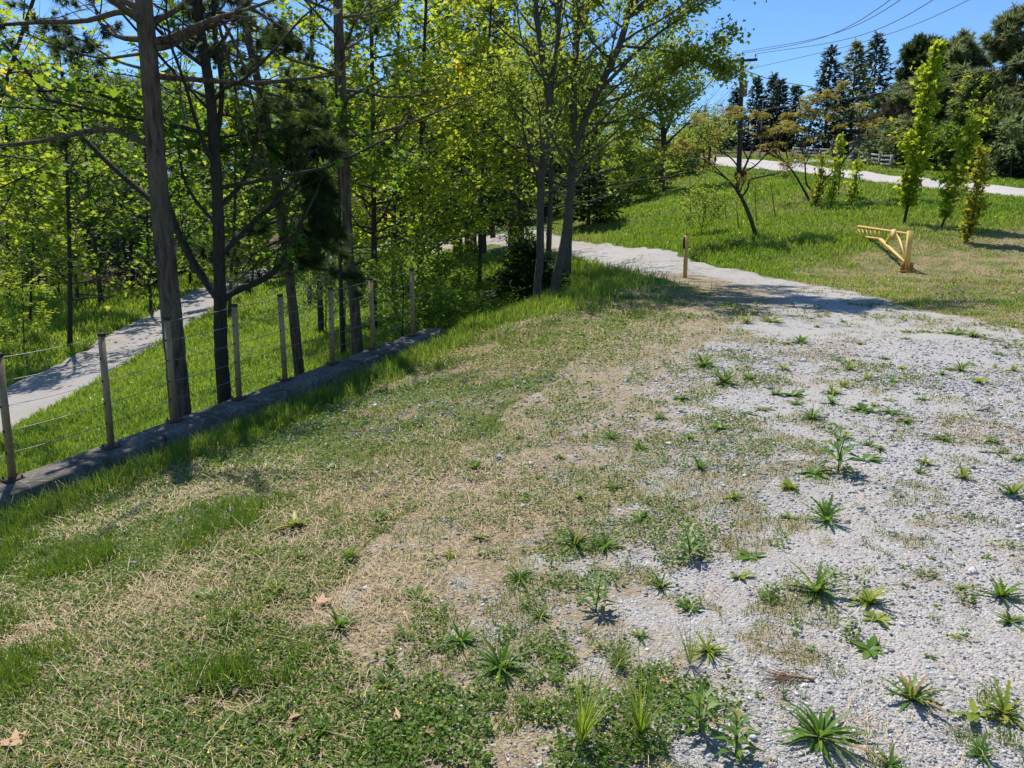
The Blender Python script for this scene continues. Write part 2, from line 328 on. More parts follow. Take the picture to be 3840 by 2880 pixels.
def ground_mat():
    m, t, b = newmat('ground_soil'); p = pos(t)
    n1 = noise(t, .35, 5, .6, p); n2 = noise(t, 14, 4, .65, p); n3 = noise(t, 60, 3, .6, p); n4 = noise(t, 1.6, 4, .6, p)
    green = ramp(t, n2, [(.3, (.045, .085, .015)), (.55, (.075, .13, .02)), (.75, (.12, .16, .035))])
    green = mix(t, ramp(t, n1, [(.42, (0, 0, 0)), (.66, (.6, .6, .6))]), green, (.15, .16, .05))
    straw = ramp(t, n3, [(.3, (.15, .10, .055)), (.5, (.30, .22, .12)), (.7, (.46, .35, .21))])
    straw = mix(t, ramp(t, n4, [(.45, (0, 0, 0)), (.62, (.75, .75, .75))]), straw, green)
    soil = ramp(t, n2, [(.3, (.06, .042, .028)), (.7, (.18, .135, .095))])
    c = mix(t, attr(t, 'dry'), green, straw); c = mix(t, attr(t, 'soil'), c, soil)
    t.links.new(c, b.inputs['Base Color']); b.inputs['Roughness'].default_value = .95
    bump(t, b, math_(t, 'ADD', n3, n2), .8, .04); return m
def gravel_mat(name, fine=75.0, tint=(1, 1, 1)):
    m, t, b = newmat(name); p = pos(t)
    v1 = N(t, 'ShaderNodeTexVoronoi', Scale=fine); t.links.new(p, v1.inputs['Vector'])
    v2 = N(t, 'ShaderNodeTexVoronoi', Scale=fine*.42); t.links.new(p, v2.inputs['Vector'])
    v3 = N(t, 'ShaderNodeTexVoronoi', Scale=9.0); t.links.new(p, v3.inputs['Vector'])
    sp = t.nodes.new('ShaderNodeSeparateColor'); t.links.new(v1.outputs['Color'], sp.inputs[0])
    sp2 = t.nodes.new('ShaderNodeSeparateColor'); t.links.new(v2.outputs['Color'], sp2.inputs[0])
    T_ = lambda c: tuple(x*y for x, y in zip(c, tint))
    c = ramp(t, sp.outputs[0], [(0, T_((.19, .195, .205))), (.35, T_((.35, .35, .36))), (.7, T_((.50, .495, .495))), (1, T_((.70, .69, .68)))])
    c2 = ramp(t, sp2.outputs[1], [(0, T_((.24, .245, .255))), (.6, T_((.47, .47, .475))), (1, T_((.68, .67, .65)))])
    c = mix(t, .4, c, c2)
    nA = noise(t, 1.1, 5, .62, p); nB = noise(t, .25, 3, .5, p); nC = noise(t, 180, 2, .5, p)
    dust = mix(t, nC, T_((.43, .405, .38)), T_((.53, .505, .48)))
    c = mix(t, ramp(t, nA, [(.42, (0, 0, 0)), (.62, (.62, .62, .62))]), c, dust)
    c = mix(t, ramp(t, nB, [(.35, (.0, .0, .0)), (.7, (.25, .25, .25))]), c, T_((.5, .48, .46)))
    soil = ramp(t, noise(t, 40, 5, .65, p), [(.3, (.13, .097, .062)), (.5, (.27, .21, .13)), (.72, (.44, .35, .225))])
    fac = math_(t, 'MULTIPLY', attr(t, 'soil'), ramp(t, noise(t, 5, 5, .65, p), [(.38, (.15, .15, .15)), (.6, (1, 1, 1))]))
    c = mix(t, fac, c, soil)
    tr = ramp(t, attr(t, 'track'), [(0, (0, 0, 0)), (1, (.55, .55, .55))]); c = mix(t, tr, c, T_((.50, .465, .43)))
    t.links.new(c, b.inputs['Base Color']); b.inputs['Roughness'].default_value = .9
    h = math_(t, 'ADD', math_(t, 'MULTIPLY', v1.outputs['Distance'], -1.0), math_(t, 'MULTIPLY', v2.outputs['Distance'], -1.0))
    bump(t, b, h, .75, .012); return m
def concrete_mat():
    m, t, b = newmat('weathered_concrete'); p = pos(t)
    n1 = noise(t, 3, 6, .65, p); n2 = noise(t, 45, 4, .6, p)
    c = ramp(t, n1, [(.3, (.06, .05, .042)), (.5, (.13, .112, .095)), (.72, (.24, .21, .18))])
    c = mix(t, ramp(t, n2, [(.4, (0, 0, 0)), (.7, (.5, .5, .5))]), c, (.06, .055, .04))
    vc = N(t, 'ShaderNodeTexVoronoi', Scale=5.0, feature='DISTANCE_TO_EDGE'); t.links.new(p, vc.inputs['Vector'])
    c = mix(t, ramp(t, vc.outputs['Distance'], [(0, (.6, .6, .6)), (.03, (0, 0, 0))]), c, (.34, .31, .27))
    c = mix(t, ramp(t, noise(t, 7, 5, .7, p), [(.52, (0, 0, 0)), (.66, (.7, .7, .7))]), c, (.07, .075, .03))
    t.links.new(c, b.inputs['Base Color']); b.inputs['Roughness'].default_value = .9
    bump(t, b, math_(t, 'ADD', n1, n2), .5, .01); return m
M['ground'] = ground_mat(); M['gravel'] = gravel_mat('grey_gravel', 95.0, (.80, .775, .75)); M['gravel3'] = gravel_mat('lane_gravel', 60.0, (.64, .61, .59)); M['gravel2'] = gravel_mat('pale_gravel', 40, (.95, .89, .86)); M['concrete'] = concrete_mat()
mm, tt, bb = newmat('gravel_stone')
tt.links.new(ramp(tt, attr(tt, 'rnd'), [(0, (.12, .12, .125)), (.25, (.24, .237, .24)), (.6, (.36, .353, .35)), (.85, (.48, .468, .455)), (1, (.64, .625, .60))]), bb.inputs['Base Color'])
bb.inputs['Roughness'].default_value = .8; M['pebble'] = mm

# ------------------------------------------------------------------ setting: ground, roads
def mask_px(x, y, cx, cy, rx, ry):
    z = T(x, y); u, v, zf = proj(np.stack([x, y, z], -1)); return np.exp(-(((u-cx)/rx)**2+((v-cy)/ry)**2))*(zf > 0)
COV = [(20, 740, .9), (100, 700, .9), (200, 740, 1), (300, 740, .9), (400, 740, .75), (500, 740, .6), (560, 700, .35), (620, 740, .42), (700, 740, .2), (800, 740, .12), (950, 740, .1), (1000, 650, .05), (900, 600, .05), (800, 560, .18), (750, 500, .28), (700, 450, .3), (650, 520, .3), (600, 600, .25), (560, 640, .3), (500, 640, .5), (450, 600, .38), (400, 560, .5), (350, 640, .85), (300, 600, .8), (250, 640, .95), (200, 560, .95), (100, 560, 1), (300, 520, .9), (400, 500, .75), (450, 450, .75), (500, 420, .75), (550, 400, .62), (620, 440, .42), (640, 400, .42), (700, 400, .25), (600, 360, .78), (680, 340, .55), (720, 350, .3), (780, 400, .12), (850, 400, .05), (900, 450, .03), (1000, 400, .02), (900, 350, .02), (800, 330, .03), (760, 300, .04), (640, 320, .9), (560, 340, 1), (480, 350, 1), (768, 449, .55), (1024, 500, .03), (1100, 600, .03), (700, 280, .04), (620, 262, .03), (20, 600, 1), (40, 540, 1), (450, 600, .52), (400, 560, .64), (500, 640, .58), (560, 640, .46), (450, 520, .62), (520, 545, .52), (470, 560, .5), (540, 480, .6), (600, 560, .4), (380, 600, .7), (420, 640, .6), (600, 480, .5), (680, 480, .42), (660, 420, .5), (620, 400, .6), (700, 520, .33), (650, 560, .42), (720, 380, .36), (560, 500, .58), (500, 590, .55)]
CW = np.array([list(G(u, v)[:2])+[c] for u, v, c in COV])
def cover(x, y):
    x = np.asarray(x, float).ravel(); y = np.asarray(y, float).ravel(); out = np.empty_like(x)
    for i in range(0, len(x), 50000):
        d2 = (x[i:i+50000, None]-CW[:, 0])**2+(y[i:i+50000, None]-CW[:, 1])**2
        wt = 1/(d2+.01)**1.5; out[i:i+50000] = (wt*CW[:, 2]).sum(1)/wt.sum(1)
    return out
def resample(Pw, n):
    Pw = np.asarray(Pw, float); d = np.concatenate([[0], np.cumsum(np.linalg.norm(np.diff(Pw, axis=0), axis=1))])
    return np.stack([np.interp(np.linspace(0, d[-1], n), d, Pw[:, k]) for k in range(Pw.shape[1])], -1)
def catmull(Pw, n):
    Pw = np.asarray(Pw, float); m = len(Pw); E = np.concatenate([[2*Pw[0]-Pw[1]], Pw, [2*Pw[-1]-Pw[-2]]]); tt_ = np.linspace(0, m-1-1e-6, n); k = tt_.astype(int); f = (tt_-k)[:, None]
    a, b, c, d = E[k], E[k+1], E[k+2], E[k+3]
    return .5*(2*b+(c-a)*f+(2*a-5*b+4*c-d)*f*f+(3*b-a-3*c+d)*f**3)
def strip(name, Lp, Rp, rows, cols, mat, lift=.012, ragged=.12, soilf=None, tracks=()):
    L2 = catmull([p[:2] for p in Lp], rows); R2 = catmull([p[:2] for p in Rp], rows)
    dv = R2-L2; wd = np.linalg.norm(dv, axis=1)[:, None]; dv /= wd+1e-9
    rr = np.arange(rows)
    L2 = L2+dv*((fbm(L2[:, 0], L2[:, 1], 2.2, 3, 31)-.5)*4*ragged)[:, None]; R2 = R2+dv*((fbm(R2[:, 0], R2[:, 1], 2.2, 3, 37)-.5)*4*ragged)[:, None]
    tt_ = np.linspace(0, 1, cols)[None, :, None]; XY = L2[:, None]*(1-tt_)+R2[:, None]*tt_
    x, y = XY[..., 0], XY[..., 1]; e = np.minimum(tt_[0, :, 0], 1-tt_[0, :, 0])[None]*wd
    z = T(x, y)+lift-np.clip(.1-e, 0, .1)*.22
    i, j = np.meshgrid(np.arange(rows-1), np.arange(cols-1), indexing='ij')
    f = np.stack([i*cols+j, i*cols+j+1, (i+1)*cols+j+1, (i+1)*cols+j], -1).reshape(-1, 4)
    s_ = np.zeros(x.size) if soilf is None else soilf(x, y)
    tk = np.zeros(x.shape)
    for c_, w_ in tracks: tk = np.maximum(tk, np.exp(-((tt_[..., 0]+(fbm(x, y, .3, 2, 3)-.5)*.06-c_)/w_)**2)*(0.4+.9*fbm(x, y, .8, 3, 4)))
    return tag(MB().add(np.stack([x, y, z], -1).reshape(-1, 3), f).build(name, mat, smooth_=True, vattr={'soil': s_, 'track': tk.ravel()}), kind='structure')
LOT_L = [(100, 900), (200, 768), (300, 620), (400, 500), (500, 410), (590, 345), (688, 307), (712, 295), (660, 276), (610, 265.5), (574, 257.5), (530, 248), (490, 240.5), (430, 237)]
LOT_R = [(1900, 900), (1600, 768), (1400, 600), (1300, 500), (1180, 400), (1011, 328), (914, 307), (837, 288), (760, 273.7), (692, 264.5), (630, 252.5), (574, 245), (520, 237.5), (440, 233)]
def G2(u, v):
    xc = (u-512)/F; yc = (384-v)/F; sl_ = (-SP+yc*CP)/(CP+yc*SP); Y = 1.65/(.055-sl_); return np.array([xc/(CP+yc*SP)*Y, Y, 0])
LL = [G2(*p) for p in LOT_L]; RR = [G2(*p) for p in LOT_R]
lotL = catmull([p[:2] for p in LL], 200); lotR = catmull([p[:2] for p in RR], 200)
def inpoly(x, y, poly):
    c = np.zeros(np.shape(x), bool); n = len(poly); j = n-1
    for i in range(n):
        xi, yi = poly[i][:2]; xj, yj = poly[j][:2]
        c ^= ((yi > y) != (yj > y)) & (x < (xj-xi)*(y-yi)/(yj-yi+1e-12)+xi); j = i
    return c
lot_poly = [tuple(p) for p in lotL]+[tuple(p) for p in lotR[::-1]]
def mown_at(x, y):
    u, v, zf = proj(np.stack([x, y, T(x, y)], -1)); out = 0
    for q in range(6):
        ju = (fbm(x, y, .8, 3, 140+q)-.5)*110; jv = (fbm(x, y, .8, 3, 150+q)-.5)*44
        out = out+((zf > 1) & inpoly(u+ju, v+jv, [(770, 272), (850, 257), (903, 240), (965, 240), (1040, 218), (1300, 200), (1300, 420), (1011, 332), (914, 310), (837, 291)]))/6.0
    return out
def patch(x, y, sd):
    return .40*fbm(x, y, 1.7, 2, sd)+.33*fbm(x, y, 5.5, 2, sd+7)+.27*fbm(x, y, 13, 2, sd+9)
def thr(c): return np.interp(c, [0, .03, .1, .25, .5, .75, 1], [.74, .665, .605, .530, .470, .42, .32])
def lot_soil(x, y):
    c_ = cover(x, y); x_ = x.ravel(); y_ = y.ravel(); a_ = np.maximum(patch(x_, y_, 201), patch(x_, y_, 301)); dl = np.abs(poly_sd(x_, y_, [tuple(q) for q in lotL[::4]])); ed_ = smooth(1-dl/1.7)*(y_ < 20); return np.clip(ed_*3.5*np.clip(.4+1.2*fbm(x_, y_, 3, 3, 45), 0, 1.4)+smooth((a_-thr(c_)+.02)/.09)*.95+np.clip(c_-.10, 0, .5)*.5+.18*smooth((5.5-y_)/2.5), 0, 3)
def lot_soil_old(x, y):
    c = cover(x, y); return np.clip(c*1.25-.08+(fbm(x, y, 1.2, 3, 41).ravel()-.5)*.5, 0, 1)
gx, gy = GX.ravel(), GY.ravel(); gs = sdb(gx, gy)
near_lot = smooth((gs-.1)/.5)*smooth((19-gy)/4)*smooth((9-gx)/3)
dry = np.clip(near_lot*.85+mown_at(gx, gy)*.95+mask_px(gx, gy, 470, 300, 60, 28)*.8, 0, 1)
u_, v_, zf_ = proj(np.stack([gx, gy, GZ.ravel()], -1))
soil = np.clip(mask_px(gx, gy, 955, 288, 30, 10)*.9+np.where(gs < -3, .95, 0)*smooth((gy-46)/8)+smooth((gy-64)/6)*.8+mask_px(gx, gy, 950, 176, 90, 4)*.9, 0, 1)
j, i = np.meshgrid(np.arange(len(YS)-1), np.arange(len(XS)-1), indexing='ij'); nx = len(XS)
q = np.stack([j*nx+i, j*nx+i+1, (j+1)*nx+i+1, (j+1)*nx+i], -1).reshape(-1, 4)
gm = MB().add(np.stack([gx, gy, GZ.ravel()], -1), q)
tag(gm.build('ground', M['ground'], smooth_=True, vattr={'dry': dry, 'soil': soil}), kind='structure')

strip('gravel_lot', LL, RR, 420, 150, M['gravel'], .012, .10, lot_soil, [(.62, .03), (.72, .03), (.86, .03), (.5, .02)])
LR_L = [(-90, 440), (0, 392), (62, 362), (93, 344), (131, 324), (156, 311.6), (178, 299), (213, 285), (255, 270.5), (300, 258), (360, 247.5), (430, 237.5)]
LR_R = [(-60, 490), (0, 436), (102, 379), (135, 359), (170, 338), (200, 319), (224, 303.5), (258, 287), (291, 271.5), (340, 258), (400, 249), (470, 243)]
lrL = [G(*p) for p in LR_L]; lrR = [G(*p) for p in LR_R]
strip('lower_road', lrL, lrR, 300, 24, M['gravel3'], .03, .12, lambda x, y: np.clip((fbm(x, y, .8, 3, 9).ravel()-.45)*1.5, 0, .5), [(.3, .1), (.72, .1)])
UR_N = [(1120, 207), (1024, 197), (963, 192), (900, 186), (844, 179.5), (781, 172.5), (744, 168.5), (701, 164.5), (650, 158)]
UR_F = [(1120, 198), (1024, 190.8), (976, 184.5), (900, 177.5), (852, 172), (800, 166.5), (765, 161.5), (700, 155.8), (650, 154)]
urN = [P(u, v, Y) for (u, v), Y in zip(UR_N, (30, 33, 35.5, 38, 42, 50, 55, 62, 72))]; urF = [P(u, v, Y) for (u, v), Y in zip(UR_F, (33.5, 36.5, 39.5, 43, 47.5, 56, 62, 73, 84))]
strip('upper_road', urN, urF, 160, 12, M['gravel2'], .05, .1, lambda x, y: np.clip((fbm(x, y, .8, 3, 19).ravel()-.5), 0, .3), [(.35, .1), (.7, .1)])
dA = [P(u, v, Y) for u, v, Y in [(800, 166, 57), (840, 163.5, 59), (880, 160.5, 64)]]; dB = [P(u, v, Y) for u, v, Y in [(790, 162.8, 61), (840, 160, 64), (880, 157.5, 69)]]
strip('driveway', dA, dB, 40, 8, M['gravel2'], .06, .1)

# ------------------------------------------------------------------ retaining wall and cable fence
wall = thing('retaining_wall', fence_pt(s_posts[0]), 'long low weathered concrete wall topped by the cable fence', 'wall')
edges = np.concatenate([np.arange(S_START, S_END-1, 2.1), [S_END]])
for a, b in zip(edges[:-1], edges[1:]):
    mb = MB(); ss = np.linspace(a+.011, b-.011, 6); prof = []
    for s in ss:
        c = fence_pt(s); z = float(curb_z(s)); e = (fbm(np.array([s*3]), np.array([1.0]), 1, 3, 3)[0]-.5)*.02
        prof.append([c-fn*.09+W(0, 0, z-.95), c-fn*.09+W(0, 0, z-.012), c-fn*.075+W(0, 0, z), c+fn*(.27+e)+W(0, 0, z-.006), c+fn*(.29+e)+W(0, 0, z-.03), c+fn*.285+W(0, 0, z-.6)])
    V = np.array(prof).reshape(-1, 3); n = 6
    mb.add(V, [[i*n+j, i*n+j+1, (i+1)*n+j+1, (i+1)*n+j] for i in range(5) for j in range(5)]+[[i*n+5, i*n, (i+1)*n, (i+1)*n+5] for i in range(5)])
    mb.add(V[:n], [list(range(n))[::-1]]); mb.add(V[-n:], [list(range(n))])
    mb.build('wall_block', M['concrete'], wall)
fence = thing('cable_fence', POSTS[0][0], 'bronze post fence strung with five steel cables along the concrete wall', 'fence')
allp = [(b, h) for b, h in POSTS]
ds = (s_posts[-1]-s_posts[0])/7
c0 = fence_pt(s_posts[0]-ds); c0[2] = float(curb_z(s_posts[0]-ds)); allp = [(c0, 1.0)]+allp
rngF = np.random.default_rng(5)
for k, (b, h) in enumerate(allp):
    lean = fd*rngF.normal(0, .006)+fn*rngF.normal(0, .008)
    zt = float(curb_z(b@fd)); base = W(b[0], b[1], zt); top = base+W(0, 0, h+b[2]-zt)+lean
    axd = top-base; L = np.linalg.norm(axd); axd /= L
    pm = MB().box(base+axd*(L/2), .05, .05, L, fd, axd, .006); po = pm.build('post', M['steel'], fence)
    MB().box(base+axd*(L+.007), .058, .058, .03, fd, axd, .008).build('post_cap', M['cap'], po)
    bp = MB().box(base+W(0, 0, .007), .15, .12, .014, fd)
    for sx in (-1, 1):
        for sy in (-1, 1): bp.tube([base+fd*.055*sx+fn*.042*sy+W(0, 0, .012), base+fd*.055*sx+fn*.042*sy+W(0, 0, .038)], .009, 6)
    bp.build('base_plate', M['plate'], po)
    for q_ in (.2, .4, .6, .78): MB().tube([base+axd*L*(1-q_)-fd*.034, base+axd*L*(1-q_)+fd*.034], .011, 6).build('cable_clamp', M['cap'], po)
for q_ in (.015, .2, .4, .6, .78):
    pts = []
    for k, (b, h) in enumerate(allp):
        zt = float(curb_z(b@fd)); p = W(b[0], b[1], zt+(h+b[2]-zt)*(1-q_)); 
        if pts:
            pv = pts[-1]
            for f in (.25, .5, .75): pts.append(pv*(1-f)+p*f-W(0, 0, .012*4*f*(1-f)))
        pts.append(p)
    MB().tube(pts, .0032, 5).build('cable', M['cable'], fence)

# ------------------------------------------------------------------ shadow test for foliage over sunlit open ground
def open_sun(p):
    """True where a leaf at p would shade the ground that lies open to the sun"""
    p = np.asarray(p, float); t = (p[:, 2]-(.055*p[:, 1]))/SUN[2]
    for _ in range(2):
        x = p[:, 0]-SUN[0]*t; y = p[:, 1]-SUN[1]*t; t = (p[:, 2]-T(x, y))/SUN[2]
    x = p[:, 0]-SUN[0]*t; y = p[:, 1]-SUN[1]*t; z = T(x, y); s = sdb(x, y)
    u, v, zf = proj(np.stack([x, y, z], -1))
    ln = np.interp(u, [430, 440, 540, 640, 700, 720, 860, 890, 1024], [330, 338, 311, 299, 303, 316, 318, 296, 200])
    a = (s > .3) & ((y < 2.2) | (zf < .5) | (v > ln)) & (y < 40)
    a = a | (inpoly(x, y, lot_poly) & (y > 16.5) & (y < 45))
    lit_valley = (s < 0) & (u > 60) & (u < 330) & (v > 365-.25*u) & (v < 480)
    return a, lit_valley

# ------------------------------------------------------------------ foliage templates
def frame(nrm, dirv):
    nrm = nrm/(np.linalg.norm(nrm, axis=1)[:, None]+1e-9); d = dirv-nrm*(dirv*nrm).sum(1)[:, None]; d /= np.linalg.norm(d, axis=1)[:, None]+1e-9
    return np.stack([np.cross(d, nrm), d, nrm], -1)
def scatter(mb, tmpl, faces, ps, nrm, dirv, sc, rnd):
    Rm = frame(nrm, dirv); V = np.einsum('nij,kj->nki', Rm, tmpl)*np.asarray(sc)[:, None, None]+ps[:, None]
    k = len(tmpl); fc = np.asarray(faces); n = len(ps)
    mb.add(V.reshape(-1, 3), (np.arange(n)[:, None, None]*k+fc[None]).reshape(-1, fc.shape[1]), np.repeat(rnd, len(fc)))
MAPLE = np.array([(0, 0, 0), (.22, .10, .02), (.52, .12, .10), (.36, .34, .03), (.56, .62, .10), (.20, .60, .02), (0, 1.0, .0), (-.20, .60, .02), (-.56, .62, .10), (-.36, .34, .03), (-.52, .12, .10), (-.22, .10, .02)])
MAPLE_F = [list(range(12))]
DIAM = np.array([(0, 0, 0), (.30, .42, .10), (0, 1, 0), (-.30, .42, .10)]); DIAM_F = [[0, 1, 2, 3]]
LONG = np.array([(0, 0, 0), (.13, .4, .03), (0, 1, -.08), (-.13, .4, .03)]); LONG_F = [[0, 1, 2, 3]]
SPRAY = np.array([(0, 0, 0), (.20, .25, -.03), (.10, .45, 0), (.18, .62, -.05), (0, 1, -.05), (-.18, .62, -.05), (-.10, .45, 0), (-.20, .25, -.03)]); SPRAY_F = [list(range(8))]
def tuft_t(n, seed, wid=.035, cone=1.1):
    r = np.random.default_rng(seed); V = []; Fc = []
    for k in range(n):
        th = r.uniform(0, 2*PI); ph = abs(r.normal(0, cone*.6)); d = np.array([math.sin(ph)*math.cos(th), math.cos(ph), math.sin(ph)*math.sin(th)]); L = r.uniform(.75, 1.05)
        s = np.cross(d, [r.normal(), r.normal(), r.normal()]); s /= np.linalg.norm(s); b = d*.05; 
        V += [b+s*wid*.5, b-s*wid*.5, d*L+np.array([0, 0, -.1*ph])]; Fc.append([3*k, 3*k+1, 3*k+2])
    return np.array(V), Fc
TUFT, TUFT_F = tuft_t(26, 1); TUFTN, TUFTN_F = tuft_t(44, 2, .055, 1.3); TUFTW, TUFTW_F = tuft_t(11, 3, .20, 1.2)
TMPL = {'maple': (MAPLE, MAPLE_F), 'diamond': (DIAM, DIAM_F), 'long': (LONG, LONG_F), 'spray': (SPRAY, SPRAY_F), 'tuft': (TUFT, TUFT_F), 'tuftn': (TUFTN, TUFTN_F), 'tuftw': (TUFTW, TUFTW_F)}

def limb_path(r, p, d, L, n=6, wander=.12, lift=.1):
    pts = [np.array(p, float)]; d = np.array(d, float); d /= np.linalg.norm(d)
    for k in range(n):
        d = d+r.normal(0, wander, 3)+np.array([0, 0, lift]); d /= np.linalg.norm(d); pts.append(pts[-1]+d*L/n)
    return np.array(pts)
def along(path, t):
    path = np.asarray(path); x = np.clip(t, 0, 1)*(len(path)-1); k = np.minimum(x.astype(int), len(path)-2) if hasattr(x, 'astype') else min(int(x), len(path)-2)
    f = x-k; return path[k]*(1-f[..., None])+path[k+1]*f[..., None] if hasattr(f, 'shape') and f.shape else path[k]*(1-f)+path[k+1]*f
def tree(name, label, cat, path, r0, r1, seed, group=None, crown=(.3, 1.0), nl=24, L=lambda t: 2.0, elev=lambda t: .5, lift=.06, nsub=6, subL=.4, per=10, leaf='maple', size=.1, spread=.16,
         mats=('bark_maple', 'maple'), limbs=(), flat=.55, hang=.0, keep_open=.04, keep_valley=.3, sides=8, rb=.42, wander=.12, leafy=(.25, 1.0), xtra=None, rndf=None, trunk_leaf=0):
    r = np.random.default_rng(seed); path = np.asarray(path, float); bm_ = MB()
    pp = catmull(path, max(10, len(path)*5)); n = len(pp); tt_ = np.linspace(0, 1, n); rad = r0+(r1-r0)*tt_**.85; rad[0] *= 1.22
    rad = rad*(1+r.normal(0, .025, n)); bm_.tube(pp, rad, max(sides, 8))
    twigs = []      # (path)
    def sub(lp, LL_, rr):
        for k in range(nsub):
            t = r.uniform(leafy[0], 1.0); p = along(lp, float(t)); k0 = min(int(t*(len(lp)-1)), len(lp)-2); d = lp[k0+1]-lp[k0]; d /= np.linalg.norm(d)+1e-9
            d = d+r.normal(0, .62, 3)*np.array([1, 1, .6]); sp_ = limb_path(r, p, d, LL_*subL*r.uniform(.5, 1.15)*(1.15-.5*t), 4, .18, lift*.6-hang*.2)
            bm_.tube(sp_, np.linspace(rr*.45, rr*.12, 5), 4, False); twigs.append(sp_)
        twigs.append(lp[len(lp)//2:])
    for k in range(nl):
        f = (k+r.uniform(0, 1))/nl; t = crown[0]+(crown[1]-crown[0])*f; p = along(pp, float(t)); az = k*2.39996+r.normal(0, .35); el = elev(f)+r.normal(0, .12)
        LL_ = L(f)*r.uniform(.7, 1.15); d = np.array([math.cos(az)*math.cos(el), math.sin(az)*math.cos(el), math.sin(el)])
        rr = max(.006, min(rb*(r0+(r1-r0)*t), .022*LL_+.004)); lp = limb_path(r, p, d, LL_, 6, wander, lift)
        bm_.tube(lp, np.linspace(rr, rr*.25, 7), 5, False); sub(lp, LL_, rr*.6)
    for lp, ra, rz, ns in limbs:
        lp = catmull(lp, 14); bm_.tube(lp, np.linspace(ra, rz, 14), 7); LL_ = np.linalg.norm(lp[-1]-lp[0])
        for q_ in range(ns): sub(lp, min(LL_, 2.2), rz*1.2)
    pts = []; dr = []
    for tw in twigs:
        m = per; nd = r.uniform(.15, 1.0, max(2, m//5)); t = nd[r.integers(0, len(nd), m)]; q_ = along(tw, t)+r.normal(0, spread*.75, (len(nd), 3))[r.integers(0, len(nd), m)]*.6; pts.append(q_+r.normal(0, spread*.5, (m, 3))); dr.append(np.tile(tw[-1]-tw[0], (m, 1)))
    if trunk_leaf:
        t = r.uniform(crown[0], 1, trunk_leaf); pts.append(along(pp, t)+r.normal(0, spread*1.4, (trunk_leaf, 3))); dr.append(r.normal(0, 1, (trunk_leaf, 3)))
    pts = np.concatenate(pts); dr = np.concatenate(dr)
    dr = dr/(np.linalg.norm(dr, axis=1)[:, None]+1e-9)+r.normal(0, .5, pts.shape)+np.array([0, 0, -hang])
    a, lv = open_sun(pts); kp = r.uniform(0, 1, len(pts)); keep = np.where(a, kp < keep_open, np.where(lv, kp < keep_valley, True))
    pts = pts[keep]; dr = dr[keep]; m = len(pts)
    nrm = np.array([0, 0, 1.0])+r.normal(0, flat, (m, 3)); V, Fc = TMPL[leaf]
    rn = np.clip(.5*r.uniform(0, 1, m)+.5*fbm(pts[:, 0]+pts[:, 1]*.6, pts[:, 2], .9, 2, seed), 0, 1) if rndf is None else rndf(r, pts)
    lm = MB(); scatter(lm, V, Fc, pts, nrm, dr, size*r.uniform(.5, 1.3, m), rn)
    root = thing(name, (path[0][0], path[0][1], path[0][2]), label, cat, group)
    bm_.build('trunk', M[mats[0]], root, True)
    if m: lm.build('crown', M[mats[1]], root)
    return root
def pxpath(lst, Y, dY=0.0):
    return [P(u, v, Y+dY*i/(len(lst)-1)) for i, (u, v) in enumerate(lst)]
def based(lst, Y, dY=0.0):
    p = pxpath(lst, Y, dY); b = p[0].copy(); d = p[0]-p[1]; z = float(T(b[0], b[1]))-.08
    if b[2] > z: t = (b[2]-z); b = b+d/abs(d[2]+1e-9)*t*.999 if d[2] < 0 and t < 3 else b*np.array([1, 1, 0])+W(0, 0, z); p = [b]+p
    return p

# ------------------------------------------------------------------ trees near the fence
# red pine beside the fence: trunk with its bare limbs, needle tufts on the tips
def pine(name, label, path, r0, r1, seed, limbs, crown, nl, L, elev, size=.13, per=4, ns=2, **kw):
    return tree(name, label, 'tree', path, r0, r1, seed, crown=crown, nl=nl, L=L, elev=elev, limbs=limbs, leaf='tuftn', size=size, per=per, spread=.05, mats=('bark_pine', 'needle'), nsub=kw.pop('nsub', 4), subL=.4, flat=.8, leafy=(.35, 1), **kw)
Y1 = 8.75
pine('red_pine', 'thick scaly barked pine trunk close behind the fence with long bare limbs', based([(180.5, 412), (173, 330), (165, 250), (158, 180), (153, 110), (149, 60), (145, 15), (139, -60), (132, -160)], Y1), .135, .085, 11,
     [(pxpath([(161, 148), (140, 141), (115, 130), (88, 131), (50, 140), (0, 146), (-30, 148)], Y1, .9), .042, .02, 1),
      (pxpath([(156, 76), (190, 79), (250, 83), (300, 79), (341, 74)], Y1, 1.5), .035, .014, 2),
      (pxpath([(154, 48), (172, 44), (193, 32), (225, 20), (260, -8)], Y1, .6), .045, .02, 2),
      (pxpath([(150, 14), (120, 12), (85, 21), (45, 22), (0, 25), (-30, 27)], Y1, .5), .035, .015, 2),
      (pxpath([(153, 52), (125, 56), (100, 58), (60, 48), (20, 30)], Y1, .9), .02, .008, 2),
      (pxpath([(156, 72), (120, 62), (95, 48), (70, 34), (40, 20)], Y1, 1.3), .018, .008, 2),
      (pxpath([(193, 32), (215, 20), (221, 32), (232, 75), (246, 137), (262, 170)], Y1+.2, .8), .022, .01, 3),
      (pxpath([(222, 20), (240, 55), (255, 110), (270, 180)], Y1+.3, .9), .020, .008, 3)],
     (.70, 1), 16, lambda f: 2.4*(1-.3*f), lambda f: .15, lift=.03, keep_open=.22, per=6)
Y3 = 11.0
